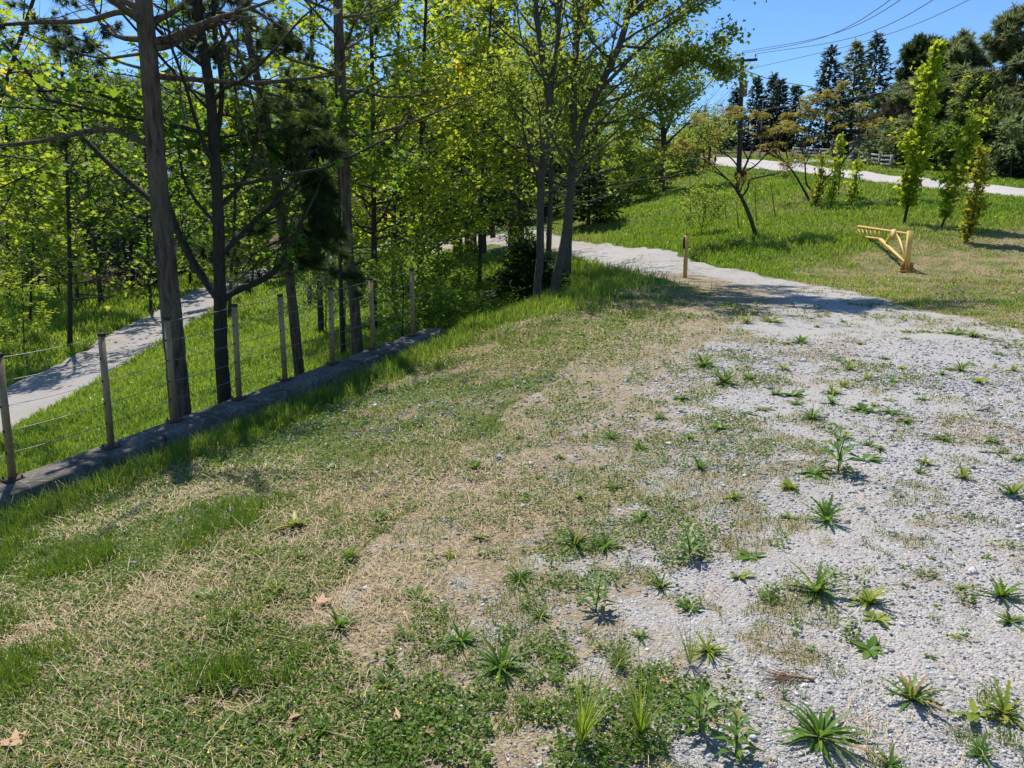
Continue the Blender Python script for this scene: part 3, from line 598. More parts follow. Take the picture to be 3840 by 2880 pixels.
pine('leaning_pine', 'slim dark pine with drooping needle tufts at the middle of the fence', based([(299, 370), (293, 310), (287, 256), (277, 190), (266, 120), (252, 55), (240, 0), (225, -80)], Y3), .085, .045, 12,
     [(pxpath([(277, 190), (290, 160), (310, 148), (330, 150)], Y3, -.3), .02, .008, 7), (pxpath([(280, 215), (300, 205), (315, 212), (328, 228)], Y3, -.4), .018, .006, 8), (pxpath([(272, 160), (292, 138), (318, 122)], Y3, .3), .018, .006, 6), (pxpath([(282, 225), (296, 188), (314, 180), (322, 192)], Y3, .2), .018, .006, 7), (pxpath([(283, 230), (295, 235), (306, 238)], Y3, -.3), .015, .006, 6),
      (pxpath([(285, 250), (300, 256), (312, 258)], Y3, -.3), .015, .006, 2)],
     (.36, 1), 34, lambda f: 1.35*(1-.35*f), lambda f: -.25+.5*f, size=.17, per=8, nsub=5, lift=-.05, keep_open=.6)
Y4 = 12.6
pine('straight_pine', 'straight grey barked pine between the sixth and seventh fence posts', based([(357, 345), (354, 300), (349, 256), (345, 170), (342, 90), (338, 0), (333, -90)], Y4), .10, .06, 13, [],
     (.62, 1), 16, lambda f: 2.2*(1-.4*f), lambda f: .0+.4*f, size=.15, per=6, keep_open=.15)
# forked maple by the fence
def curb_shade(s0, s1, h):
    pts = [np.array(P(217, 180-h*14, 9.75))]
    for f in np.linspace(.15, 1, 6):
        c = fence_pt(s_posts[0]+s0+(s1-s0)*f)+fn*.15; c[2] = float(curb_z(s_posts[0]+s0+(s1-s0)*f)); t = (h+.35*math.sin(f*5))/SUN[2]; pts.append(c+SUN*t)
    return pts
Y2 = 9.6
tree('forked_maple', 'dark forked maple trunk with low curving limbs behind the fence', 'tree', based([(224.5, 398), (221, 349), (220, 295), (219, 256), (217.6, 200), (215, 154), (210, 93), (202, 40), (197, 0), (190, -70)], Y2), .098, .05, 14,
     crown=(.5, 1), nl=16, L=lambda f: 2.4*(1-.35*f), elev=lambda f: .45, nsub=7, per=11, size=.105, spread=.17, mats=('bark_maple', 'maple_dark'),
     limbs=[(pxpath([(220, 300), (208, 284), (190, 258), (170, 216), (142, 193), (100, 155), (62, 114), (30, 75), (0, 39)], Y2, .9), .062, .016, 2),
            (curb_shade(-.2, 2.6, 3.2), .017, .007, 5), (curb_shade(2.0, 3.9, 3.0), .016, .007, 5), (curb_shade(3.6, 6.4, 3.0), .016, .007, 6), (curb_shade(.8, 3.2, 4.4), .016, .007, 3), (pxpath([(176, 226), (166, 190), (162, 150), (158, 110)], Y2, .3), .03, .012, 1),
            (pxpath([(222, 300), (236, 291), (268, 277), (284, 257), (300, 225), (318, 190)], Y2, .8), .050, .02, 2),
            (pxpath([(220, 256), (240, 235), (264, 213), (290, 185), (312, 150)], Y2, .8), .042, .018, 2),
            (pxpath([(218, 208), (235, 192), (248, 172), (256, 140), (262, 90)], Y2, .8), .036, .012, 2),
            (pxpath([(217, 222), (205, 212), (192, 195), (182, 172), (178, 140)], Y2, .5), .03, .012, 2),
            (pxpath([(215, 150), (222, 90), (214, 30), (212, -20)], Y2, .5), .035, .02, 2)], keep_open=.04)
# pair of maples on the crest with loose spring leaves
sp_kw = dict(leaf='diamond', size=.10, spread=.15, mats=('bark_grey', 'spring'), flat=.8, nsub=7, per=40)
Y5 = 15.3
tree('slim_maple', 'slim straight maple on the grassy crest beside the leaning maple', 'tree', based([(536.5, 306), (538, 280), (540, 256), (541, 185), (546.5, 136), (549, 92), (543, 62), (536, 10), (530, -60)], Y5), .092, .05, 15,
     crown=(.4, 1), nl=20, L=lambda f: 2.3*(1-.3*f), elev=lambda f: .55, limbs=[(pxpath([(547, 125), (552, 85), (559, 20), (563, -60)], Y5, .3), .05, .03, 2)], keep_open=.16, **sp_kw)
Y6 = 15.8
tree('leaning_maple', 'maple leaning over the gravel drive with wide open crown', 'tree', based([(553, 299), (558, 270), (565, 240), (570, 195), (574, 154), (590, 108), (619, 46), (631, 0), (645, -70)], Y6), .115, .05, 16,
     crown=(.45, 1), nl=22, L=lambda f: 2.8*(1-.3*f), elev=lambda f: .4,
     limbs=[(pxpath([(590, 108), (640, 90), (690, 60), (722, 40)], Y6, .4), .035, .01, 4), (pxpath([(600, 90), (650, 40), (700, 5), (730, -20)], Y6, .6), .04, .012, 4),
            (pxpath([(582, 125), (640, 118), (690, 95)], Y6, -.3), .025, .008, 3), (pxpath([(574, 150), (575, 90), (578, 30), (580, -60)], Y6, .3), .055, .03, 5),
            (pxpath([(619, 46), (660, 50), (705, 62), (728, 72)], Y6, .6), .03, .008, 5),
            ([P(631, 0, Y6), W(4.0, 16.4, 7.2), W(5.6, 16.9, 7.6), W(7.0, 17.2, 8.0)], .04, .012, 9), ([P(628, 10, Y6), W(3.8, 16.6, 7.6), W(5.2, 17.2, 8.2), W(6.2, 17.6, 8.6)], .04, .012, 9), ([P(625, 20, Y6), W(3.6, 15.6, 6.8), W(4.8, 15.9, 7.2), W(5.9, 16.2, 7.4)], .035, .012, 9), ([P(625, 20, Y6), W(3.6, 16.1, 7.2), W(4.6, 16.5, 7.6), W(6.4, 16.7, 7.8)], .035, .012, 9), ([P(628, 0, Y6), W(3.4, 16.6, 7.4), W(4.4, 16.9, 7.9), W(5.6, 17.0, 8.1)], .035, .012, 9),
            ([P(575, 60, Y6), W(1.6, 17.5, 7.0), W(2.0, 19.5, 7.6)], .035, .012, 8)], keep_open=.16, **sp_kw)
tree('spring_maple', 'reddish trunked maple standing close behind the leaning maple', 'tree', based([(567, 282), (568, 250), (570, 200), (572, 140), (577, 0), (579, -60)], 20.5), .13, .06, 17, crown=(.52, 1), nl=30, L=lambda f: 3.4*(1-.3*f), elev=lambda f: .3+.2*f, keep_open=.05, **dict(sp_kw, size=.13))
tree('spring_maple', 'light leaved maple filling the gap between the two crest maples', 'tree', based([(548, 268), (549, 240), (552, 160), (556, 60), (558, -20)], 24), .11, .05, 18, crown=(.48, 1), nl=28, L=lambda f: 3.6*(1-.35*f), elev=lambda f: .3, keep_open=.05, **dict(sp_kw, size=.15))
# ------------------------------------------------------------------ maples behind the fence with backlit leaves
def maple(px_, Y, seed, label, mat='maple', L0=3.0, nl=28, crown=(.28, 1), size=.115, per=21, nsub=7, r0=.085, cat='tree', group=None, leaf='maple', name='maple_tree', dark='bark_maple', **kw):
    return tree(name, label, cat, based(px_, Y), r0, r0*.4, seed, group, crown=crown, nl=nl, L=lambda f: L0*(1-.35*f), elev=lambda f: .12+.5*f, nsub=nsub, per=per, leaf=leaf, size=size, spread=.22, mats=(dark, mat), **kw)
maple([(374, 251), (374, 225), (373, 150), (372, 60), (370, -20), (368, -110)], 19, 21, 'yellow green maple in full leaf behind the seventh fence post', 'maple_yellow', 3.4, 38, (.22, 1), per=26, size=.11)
maple([(420, 262), (421, 235), (421, 150), (424, 60), (428, -50)], 21, 22, 'tall yellow green maple with orange leaf tips behind the fence end', 'maple_yellow', 3.3, 38, (.24, 1), per=26, size=.115)
maple([(394, 254), (394, 230), (396, 150), (398, 60), (400, -60)], 25, 23, 'green maple standing between the two yellow green maples', 'maple', 3.2, 26, (.25, 1))
maple([(438, 248), (438, 205), (438, 148), (438, 80), (440, 0)], 27, 24, 'thin trunked maple deeper in the grove behind the fence end', 'maple', 2.8, 22, (.35, 1), r0=.07)
maple([(480, 262), (482, 200), (484, 130), (488, 60), (492, -10)], 24, 25, 'bright maple whose crown meets the slim crest maple', 'maple_yellow', 2.6, 24, (.42, 1), r0=.07, per=13)
maple([(320, 300), (318, 250), (314, 150), (312, 60), (310, -40)], 20, 26, 'leafy maple behind the drooping pine', 'maple', 2.9, 26, (.3, 1))
maple([(342, 320), (341, 290), (340, 250), (339, 170), (336, 80), (334, -20)], 15.5, 27, 'thin brown trunked maple close behind the straight pine', 'maple', 2.0, 18, (.5, 1), r0=.055, size=.11)
maple([(70, 333), (70, 290), (69, 230), (66, 150), (62, 70)], 26, 28, 'maple on the grass bank beyond the lower road', 'maple', 4.0, 30, (.34, 1), r0=.10, size=.15, per=18)
maple([(150, 289), (148, 250), (146, 180), (143, 100)], 34, 29, 'maple at the wood edge seen past the scaly pine trunk', 'maple_dark', 4.0, 26, (.36, 1), size=.18)
maple([(8, 300), (8, 240), (8, 180), (6, 120)], 38, 30, 'broad bright green tree at the far edge of the wood', 'spring', 5.5, 34, (.3, 1), leaf='diamond', size=.3, r0=.14, per=18)
maple([(-40, 310), (-42, 240), (-46, 150), (-50, 60)], 24, 31, 'maple crown reaching in over the lower road', 'maple', 4.4, 26, (.42, 1), size=.15, r0=.12)
maple([(190, 290), (190, 250), (188, 190), (186, 120)], 44, 32, 'round green tree beyond the bend of the lower road', 'maple_dark', 5.0, 28, (.12, 1), size=.24)
maple([(250, 268), (250, 230), (250, 170), (250, 100)], 52, 33, 'tall green tree where the lower road meets the grove', 'maple', 5.5, 30, (.1, 1), size=.27, r0=.12)
maple([(300, 262), (300, 230), (300, 170), (302, 90)], 46, 34, 'green tree between the lower road and the grove', 'maple_dark', 4.5, 26, (.12, 1), size=.24)
maple([(30, 320), (32, 270), (34, 220), (36, 170)], 31, 35, 'small light green maple at the wood edge', 'lime', 2.6, 24, (.4, 1), size=.15, r0=.06)
maple([(230, 300), (232, 260), (235, 200), (236, 110), (238, 20)], 30, 37, 'tall maple between the forked trunk and the lower road', 'maple', 3.6, 26, (.33, 1), size=.15, r0=.085)
maple([(170, 330), (168, 280), (160, 180), (150, 60), (140, -40)], 17, 38, 'yellow leaved maple high behind the scaly pine', 'maple_yellow', 3.0, 16, (.55, 1), r0=.07, size=.12, per=8)
maple([(-70, 420), (-55, 300), (-25, 180), (10, 70), (40, -20)], 14.5, 39, 'thin leaning maple beside the lower road with sunlit top leaves', 'maple_yellow', 2.6, 15, (.55, 1), r0=.07, size=.12, per=8)
# young saplings
tree('young_sapling', 'small pale green sapling standing on the bank above the lower road', 'sapling', based([(24, 341), (23.5, 320), (23, 300), (22, 272)], 26), .03, .012, 41, crown=(.2, 1), nl=16, L=lambda f: 1.5*(1-.6*f), elev=lambda f: .1, nsub=4, per=9, leaf='diamond', size=.14, spread=.1, mats=('bark_maple', 'lime'), flat=.3)
def saplet(px_, Y, seed, label, L0, mat, size=.07, nl=18, cr=(.1, 1), per=8, cat='shrub', name='leafy_shrub', flat=.8, grp=None):
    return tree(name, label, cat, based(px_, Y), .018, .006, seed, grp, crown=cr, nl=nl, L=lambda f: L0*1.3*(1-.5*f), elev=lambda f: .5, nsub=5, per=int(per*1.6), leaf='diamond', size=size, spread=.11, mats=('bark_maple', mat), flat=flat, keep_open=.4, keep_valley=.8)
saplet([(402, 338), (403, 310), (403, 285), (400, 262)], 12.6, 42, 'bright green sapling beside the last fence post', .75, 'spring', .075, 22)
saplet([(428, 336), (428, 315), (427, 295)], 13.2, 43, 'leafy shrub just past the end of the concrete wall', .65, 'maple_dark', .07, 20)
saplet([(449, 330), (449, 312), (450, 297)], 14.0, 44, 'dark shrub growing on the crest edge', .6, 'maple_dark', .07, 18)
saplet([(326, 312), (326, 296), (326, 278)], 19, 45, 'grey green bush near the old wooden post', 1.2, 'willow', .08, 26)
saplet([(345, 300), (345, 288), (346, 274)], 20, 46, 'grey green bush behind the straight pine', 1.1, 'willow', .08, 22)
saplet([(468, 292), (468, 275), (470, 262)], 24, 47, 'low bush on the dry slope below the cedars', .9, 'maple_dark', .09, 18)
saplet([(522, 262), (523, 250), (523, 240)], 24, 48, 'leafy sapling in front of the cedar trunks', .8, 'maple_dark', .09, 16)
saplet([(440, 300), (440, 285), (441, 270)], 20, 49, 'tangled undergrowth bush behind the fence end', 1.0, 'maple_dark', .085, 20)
saplet([(412, 310), (412, 292), (412, 276)], 18, 50, 'undergrowth bush in the shade behind the last post', 1.0, 'maple', .085, 20)

# ------------------------------------------------------------------ conifers
def spruce(b, H, rad, seed, label, mat='spruce', brown=.0, nb=None, card=.5, dens=10, base=.02, group=None, name='spruce_tree', droop=.25, leaf='spray', trunk='bark_far', jit=.18):
    r = np.random.default_rng(seed); root = thing(name, b, label, 'tree', group)
    top = np.array(b)+W(0, 0, H); br = MB().tube([np.array(b)-W(0, 0, .2), np.array(b)+W(0, 0, H*.5), top], [H*.014+.03, H*.009+.02, .015], 7)
    nb = nb or int(H*22); ps = []; dr = []
    for k in range(nb):
        f = base+(1-base)*((k+r.uniform())/nb)**1.15; az = k*2.39996+r.normal(0, .3); Lb = rad*((1-f)**.85)*r.uniform(1-jit*2, 1+jit)+.12; el = -droop+1.0*f**2+r.normal(0, .08)
        p0 = np.array(b)+W(0, 0, H*f); d = np.array([math.cos(az)*math.cos(el), math.sin(az)*math.cos(el), math.sin(el)]); m = max(4, int(dens*Lb/rad+3))
        t = r.uniform(.12, 1, m)**.8; q_ = p0+d*(t*Lb)[:, None]; q_[:, 2] += .10*Lb*t**2.2; side = np.array([-d[1], d[0], 0]); sd = r.normal(0, .16*Lb, m)*(1-.5*t)
        q_ += side*sd[:, None]; q_[:, 2] -= np.abs(sd)*.25; ps.append(q_); dr.append(d+side*np.sign(sd)[:, None]*.8+np.array([0, 0, -.25]))
        if k % 3 == 0: br.tube([p0, p0+d*Lb*.55], [.012+.01*Lb, .01], 4, False)
    br.build('trunk', M[trunk], root, True)
    ps.append(top[None]-np.array([[0, 0, .35]])*np.linspace(0, 2.2, 10)[:, None]); dr.append(np.tile([0, 0, 1.0], (10, 1)))
    ps = np.concatenate(ps); dr = np.concatenate(dr); m = len(ps); a, lv = open_sun(ps); kp = ~a | (r.uniform(0, 1, m) < .1)
    ps = ps[kp]; dr = dr[kp]; m = len(ps); V, Fc = TMPL[leaf]
    lm = MB(); scatter(lm, V, Fc, ps, np.array([0, 0, 1.0])+r.normal(0, .4, (m, 3)), dr+r.normal(0, .3, (m, 3)), card*r.uniform(.6, 1.25, m), np.clip(r.uniform(0, 1, m)**1.3, 0, 1))
    lm.build('crown', M[mat], root); return root
def spr_px(ub, ut, vt, Y, rpx, seed, label, **kw):
    z0 = T(np.array([(ub-512)/F*Y]), np.array([float(Y)]))[0]; tp = P(ut, vt, Y); b = W(tp[0], tp[1], float(T(tp[0], tp[1]))-.1)
    return spruce(b, tp[2]-b[2], rpx*(1.25 if rpx > 20 else 1.1 if Y > 70 else 1)*Y/F, seed, label, **kw)
spr_px(736, 736, 89, 88, 14, 61, 'dark spruce just behind the utility pole', card=.55, dens=20)
spr_px(757, 757.5, 78, 84, 17, 62, 'dark conical spruce next after the utility pole', card=.55, dens=20)
spr_px(775, 774, 75, 88, 18, 63, 'dark spruce with a pointed top touching its twin', card=.55, dens=20)
spr_px(780, 781, 80, 83, 18, 64, 'greener spruce in front of its taller twin', card=.55, dens=20)
spr_px(797, 797, 87, 90, 14, 65, 'shortest narrow spruce in the row above the sumacs', card=.7, dens=12)
spr_px(831, 831, 48, 78, 24, 66, 'tall dark spruce standing alone on the skyline', card=.58, dens=22)
spr_px(857, 857, 42, 76, 26, 67, 'olive green spruce in front of the tallest spruce', card=.58, dens=22, mat='pine_olive')
spr_px(878, 878, 34, 80, 27, 68, 'tallest dark spruce on the skyline', card=.58, dens=22)
spr_px(716, 716, 118, 95, 16, 69, 'low dark conifer beyond the end of the upper road', card=.8, dens=12)
spr_px(545+40, 590, 130, 37, 26, 70, 'dense dark cedar reaching the ground behind the leaning maple', mat='cedar', card=.42, dens=15, droop=-.25, base=.06, name='cedar_tree')
spr_px(530, 527, 246, 17.0, 38, 71, 'young dark spruce against the crest edge', mat='cedar', card=.19, dens=30, base=.0, nb=190, name='young_spruce', droop=.15)
spr_px(550, 552, 272, 18.0, 18, 72, 'small bright tipped spruce between the two crest maples', mat='cedar', card=.14, dens=18, base=.01, nb=70, name='young_spruce', droop=.1)
spr_px(120, 126, 190, 44, 52, 73, 'dark spruce with low boughs at the wood edge', card=.5, dens=16, mat='spruce')
spr_px(95, 92, 165, 52, 48, 74, 'tall dark spruce deeper in the wood', card=.6, dens=14)
spr_px(160, 158, 175, 55, 44, 75, 'dark spruce behind the scaly pine trunk', card=.6, dens=14)
spr_px(210, 214, 175, 62, 46, 76, 'shaded spruce at the bend of the lower road', card=.6, dens=14)
# cedars with bare lower trunks along the bend of the drive
for k, (ut, vt_, vb, Y, wpx, top, lab) in enumerate([(458, 225, 257, 34, 10, 20, 'thick cedar trunk at one end of the cedar row'), (467, 228, 255, 36, 6, 60, 'thin cedar close behind the thick cedar'), (473.5, 228, 254, 35, 7, 40, 'cedar with a dark middle trunk in the row'),
        (482, 226, 256, 34, 9, 30, 'dark cedar trunk standing in the sunlit grass'), (493, 228, 247, 42, 5, 90, 'slender cedar nearest the bend of the gravel drive'), (513, 225, 264, 30, 11, 25, 'thick forked cedar in front of the gravel drive'), (521, 228, 258, 31, 8, 50, 'leaning stem beside the forked cedar')]):
    b = P(ut, vb, Y); b[2] = float(T(b[0], b[1]))-.1; tp = P(ut-2+4*(k % 2), -20 if top < 35 else top, Y)
    tree('cedar_tree', lab, 'tree', [b, b*.5+tp*.5, tp], wpx*Y/F*.5, .03, 80+k, crown=(.17 if k != 7 else .5, .95), nl=34 if k not in (1, 4) else 20, L=lambda f: 2.3*(1-.55*f), elev=lambda f: -.15+.5*f, nsub=5, per=9, leaf='spray', size=.34, spread=.24, mats=('bark_red', 'cedar'), flat=.8, hang=.2, keep_open=.05)
# pines beyond the upper road
def bigpine(px_, Y, seed, label, L0, nl, mat, crown=(.15, 1), size=.62, per=8, r0=.2, **kw):
    return tree('scots_pine', label, 'tree', based(px_, Y), r0, .06, seed, crown=crown, nl=nl, L=lambda f: L0*(1-.80*f**1.3), elev=lambda f: .0+.5*f, nsub=8, subL=.40, per=int(per*1.6), leaf='tuftw', size=size*.62, spread=.30, mats=('bark_far', mat), flat=.7, rb=.4, lift=.04, sides=6, leafy=(.3, 1), **kw)
bigpine([(925, 166), (925, 130), (924, 80), (922, 46)], 66, 101, 'dark pointed pine behind the tall column sapling', 4.0, 34, 'needle', (.1, 1), 1.0)
bigpine([(958, 168), (956, 130), (954, 90), (955, 50)], 60, 102, 'broad olive pine with rounded top on the skyline', 5.2, 40, 'pine_olive', (.12, 1), .95)
bigpine([(935, 169), (934, 140), (932, 110), (930, 88)], 56, 103, 'low bushy olive pine between the pointed and the rounded pine', 4.6, 34, 'pine_olive', (.1, 1), .85)
bigpine([(904, 168), (902, 150), (898, 130), (897, 112)], 57, 104, 'small brownish pine beside the stone pillar', 2.6, 28, 'pine_brown', (.15, 1), .7)
bigpine([(1016, 172), (1016, 130), (1015, 70), (1016, 16)], 54, 105, 'tallest spreading olive pine at the end of the road', 4.6, 46, 'pine_olive', (.2, 1), .9)
bigpine([(985, 172), (985, 150), (984, 120), (982, 84)], 52, 106, 'olive pine with layered boughs beside the tallest pine', 4.2, 36, 'pine_olive', (.1, 1), .75)
bigpine([(1062, 175), (1062, 130), (1062, 90), (1064, 44)], 50, 107, 'wide pine reaching in over the upper road', 5.6, 40, 'pine_olive', (.15, 1), .85)
bigpine([(1004, 176), (1003, 160), (1003, 145), (1003, 128)], 47, 108, 'low dark pine above the grassy roadside', 3.2, 30, 'needle', (.05, 1), .7)
for k, (u, v, Y, h, l_, lab, mt) in enumerate([(890, 169, 53, 3.0, 1.5, 'grey green bush behind the wooden rails', 'willow'), (872, 168, 56, 2.2, 1.2, 'low grey bush by the end of the rails', 'willow'), (1010, 178, 44, 3.2, 1.8, 'silvery bush beside the upper road', 'willow'), (978, 176, 47, 3.6, 1.7, 'bright green bush in front of the dark pines', 'maple'), (1035, 178, 44, 3.8, 2.0, 'tall silvery bush under the wide pine', 'willow'), (946, 174, 50, 2.6, 1.5, 'green bush in the shade of the pines', 'maple_dark'), (918, 172, 52, 2.4, 1.4, 'small green bush beneath the bushy pine', 'maple_dark'), (964, 176, 51, 5.5, 2.2, 'leafy light green tree among the olive pines', 'maple')]):
    b = P(u, v, Y); b[2] = float(T(b[0], b[1]))
    tree('roadside_bush', lab, 'bush', [b-W(0, 0, .1), b+W(0, 0, h*.5), b+W(.1, 0, h)], .05, .015, 120+k, crown=(.08, 1), nl=26, L=lambda f: l_*(1-.5*f), elev=lambda f: .3, nsub=4, per=9, leaf='diamond', size=.22, spread=.16, mats=('bark_far', mt), flat=.8)

# ------------------------------------------------------------------ trees on and behind the grassy hill
def hilltree(px_, Y, seed, label, L0, nl, mat, size, cr=(.2, 1), r0=.1, per=10, leaf='diamond', spread=.3, **kw):
    return tree('hillside_tree', label, 'tree', based(px_, Y), r0, .02, seed, crown=cr, nl=nl, L=lambda f: L0*(1-.45*f), elev=lambda f: .1+.6*f, nsub=6, per=per, leaf=leaf, size=size, spread=spread, mats=('bark_far', mat), flat=.8, **kw)
hilltree([(660, 195), (664, 150), (662, 120), (659, 93), (664, 60)], 49, 131, 'loose light green tree with a dark trunk on the ridge of the hill', 4.4, 40, 'spring', .2, (.22, 1), .26, 24)
for k, (u, v, vt, Y, l_, lab) in enumerate([(618, 212, 150, 46, 2.3, 'yellow green young tree where the hill meets the grove'), (640, 205, 158, 52, 2.4, 'yellow green young tree beside the dark ridge trunk'), (603, 216, 175, 44, 1.6, 'lowest yellow green shrub at the foot of the ridge'), (685, 185, 140, 62, 3.0, 'pale green tree where the upper road ends'), (632, 200, 120, 66, 4.0, 'tall pale tree showing behind the ridge'), (705, 178, 128, 78, 3.8, 'bushy pale green tree beyond the bend of the upper road'), (672, 192, 150, 58, 2.4, 'green bushy tree behind the ridge trunk')]):
    hilltree([(u, v+2), (u, (v+vt)/2), (u+1, vt)], Y, 140+k, lab, l_, 36, 'spring' if k != 4 else 'lime', .19, (.06, 1), .07, 30)
hilltree([(700, 165), (701, 140), (704, 120), (706, 104)], 100, 150, 'bare grey twigged tree on the skyline beyond the road', 6.0, 30, 'willow', .12, (.2, 1), .2, 2)
hilltree([(722, 165), (722, 145), (722, 125), (724, 108)], 104, 151, 'second bare grey tree close to the dark conifer', 5.0, 26, 'willow', .12, (.2, 1), .18, 2)
# distant wood
for k, (u, vt, Y, l_, mt, lab) in enumerate([(60, 98, 95, 6.5, 'pine_olive', 'distant grey pine showing above the wood'), (95, 100, 100, 6.5, 'needle', 'distant dark pine in the middle of the skyline wood'), (132, 92, 98, 6.5, 'pine_olive', 'distant pine behind the scaly trunk'), (180, 100, 105, 7, 'pine_olive', 'distant pine between the scaly trunk and the forked maple'), (230, 105, 110, 7, 'needle', 'distant pine behind the forked maple'), (290, 100, 112, 7, 'needle', 'distant dark pine behind the drooping pine'), (350, 110, 108, 7, 'needle', 'distant dark pine behind the straight pine'), (20, 90, 90, 6, 'maple', 'distant bright broadleaf tree above the wood'), (420, 90, 95, 7, 'needle', 'distant pine above the lower road end'), (500, 70, 90, 7, 'needle', 'distant pine behind the cedar row'), (-40, 90, 85, 7, 'maple', 'distant broadleaf tree at the end of the wood'), (570, 80, 88, 6, 'needle', 'distant pine behind the crest maples')]):
    x = (u-512)/F*Y; b = W(x, Y, float(T(x, Y))-.2); tp = P(u, vt, Y)
    tree('distant_pine' if mt != 'maple' else 'distant_tree', lab, 'tree', [b, b*.5+tp*.5, tp], .25, .06, 160+k, crown=(.08, 1), nl=34, L=lambda f: l_*(1-.6*f), elev=lambda f: -.05+.5*f, nsub=6, per=8, leaf='tuft' if mt != 'maple' else 'diamond', size=1.5 if mt != 'maple' else .6, spread=.5, mats=('bark_far', mt), flat=.8, sides=6)
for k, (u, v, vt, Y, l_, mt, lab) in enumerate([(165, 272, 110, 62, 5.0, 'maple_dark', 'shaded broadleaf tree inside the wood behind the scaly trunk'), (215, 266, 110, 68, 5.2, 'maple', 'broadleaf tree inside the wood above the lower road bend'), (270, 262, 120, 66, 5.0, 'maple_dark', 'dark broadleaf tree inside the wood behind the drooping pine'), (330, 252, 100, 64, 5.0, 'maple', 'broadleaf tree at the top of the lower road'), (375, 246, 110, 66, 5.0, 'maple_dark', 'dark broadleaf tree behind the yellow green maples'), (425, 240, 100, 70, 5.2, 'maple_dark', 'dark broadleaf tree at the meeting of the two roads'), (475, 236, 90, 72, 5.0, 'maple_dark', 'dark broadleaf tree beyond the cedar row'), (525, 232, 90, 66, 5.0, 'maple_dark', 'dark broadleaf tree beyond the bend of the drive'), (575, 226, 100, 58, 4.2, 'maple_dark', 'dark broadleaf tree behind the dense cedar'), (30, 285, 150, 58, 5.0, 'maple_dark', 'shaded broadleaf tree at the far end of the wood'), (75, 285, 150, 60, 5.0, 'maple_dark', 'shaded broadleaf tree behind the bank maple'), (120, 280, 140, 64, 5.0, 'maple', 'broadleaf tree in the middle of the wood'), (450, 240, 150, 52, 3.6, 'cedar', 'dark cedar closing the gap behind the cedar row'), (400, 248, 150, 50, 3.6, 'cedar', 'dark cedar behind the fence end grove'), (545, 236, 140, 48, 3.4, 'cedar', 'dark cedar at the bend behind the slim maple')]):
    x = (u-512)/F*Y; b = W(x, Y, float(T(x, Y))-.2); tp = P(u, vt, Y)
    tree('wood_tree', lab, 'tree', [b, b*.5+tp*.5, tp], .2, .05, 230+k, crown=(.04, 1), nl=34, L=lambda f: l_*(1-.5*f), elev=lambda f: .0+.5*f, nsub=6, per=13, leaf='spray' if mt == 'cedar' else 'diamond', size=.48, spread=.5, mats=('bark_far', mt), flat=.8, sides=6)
# slender wood trunks beyond the lower road
for k, (u, v, Y, wpx, lab) in enumerate([(78, 303, 36, 3.2, 'thin crooked trunk at the wood edge'), (101, 298, 36, 5, 'thick pale conifer trunk at the wood edge'), (120, 287, 42, 4.5, 'grey straight trunk behind the brush pile'), (128, 285, 46, 2.6, 'very thin dark trunk in the shaded wood'), (59, 298, 40, 2.6, 'thin trunk in the sunlit glade'), (86.5, 290, 44, 2.8, 'dark forked trunk beside the brush pile'), (40, 295, 44, 3.5, 'short dark trunk deep in the wood')]):
    b = P(u, v, Y); b[2] = float(T(b[0], b[1]))-.1; H = 11
    tree('slender_tree', lab, 'tree', [b, b+W(.1*(-1)**k, 0, H*.5), b+W(.2*(-1)**k, .1, H)], wpx*Y/F*.5, .03, 190+k, crown=(.4, 1), nl=16, L=lambda f: 2.4*(1-.5*f), elev=lambda f: .1+.4*f, nsub=5, per=8, leaf='spray' if k in (1, 2) else 'maple', size=.25, spread=.25, mats=('bark_far', 'needle' if k in (1, 2) else 'maple_dark'), flat=.7)

# ------------------------------------------------------------------ column saplings and sumacs on the hill
def column(ub, vb, ut, vt, Y, wpx, seed, label, mat, n=1500, size=.17, start=.16, gap=0, group='upright column saplings on the hillside'):
    r = np.random.default_rng(seed); b = P(ub, vb, Y); b[2] = float(T(b[0], b[1]))-.05; tp = P(ut, vt, Y); path = np.array([b, b*.6+tp*.4+W(.05, 0, 0), tp]); H = np.linalg.norm(tp-b); rad = wpx*.5*Y/F
    root = thing('column_sapling', b, label, 'sapling', group); tm = MB(); pp = catmull(path, 12); tm.tube(pp, np.linspace(.02+H*.006, .008, 12), 7)
    ps = []; dr = []
    nb = int(H*16)
    for k in range(nb):
        t = start+(1-start)*(k+r.uniform())/nb; p = along(pp, float(t)); az = k*2.4+r.normal(0, .4); prof = (min(1, (t-start)*4+.45))*(1-.72*max(0, (t-.5)/.5)**1.3)*(.78+.44*math.sin(t*19+seed)); 
        Lb = rad*prof*r.uniform(.35, 1.5); el = 1.05; d = np.array([math.cos(az)*math.cos(el), math.sin(az)*math.cos(el), math.sin(el)]); e = p+d*Lb/math.cos(el)*.95
        tm.tube([p, p*.5+e*.5, e], [.009, .007, .003], 4, False); m = max(3, int(.85*n/nb)); tq = r.uniform(.15, 1.05, m); ps.append(p+(e-p)*tq[:, None]+r.normal(0, size*.42, (m, 3))); dr.append(np.tile(d, (m, 1))+r.normal(0, .7, (m, 3)))
    tm.build('trunk', M['bark_far'], root, True); ps = np.concatenate(ps); dr = np.concatenate(dr); m = len(ps); lm = MB()
    scatter(lm, DIAM*np.array([1.25, 1, 1]), DIAM_F, ps, np.array([0, 0, .8])+r.normal(0, .7, (m, 3)), dr, size*r.uniform(.6, 1.2, m), r.uniform(0, 1, m)); lm.build('crown', M[mat], root)
column(903, 227, 938, 48, 26, 33, 201, 'tallest upright bright green column sapling behind the yellow gate', 'lime', 3400, .18, .13)
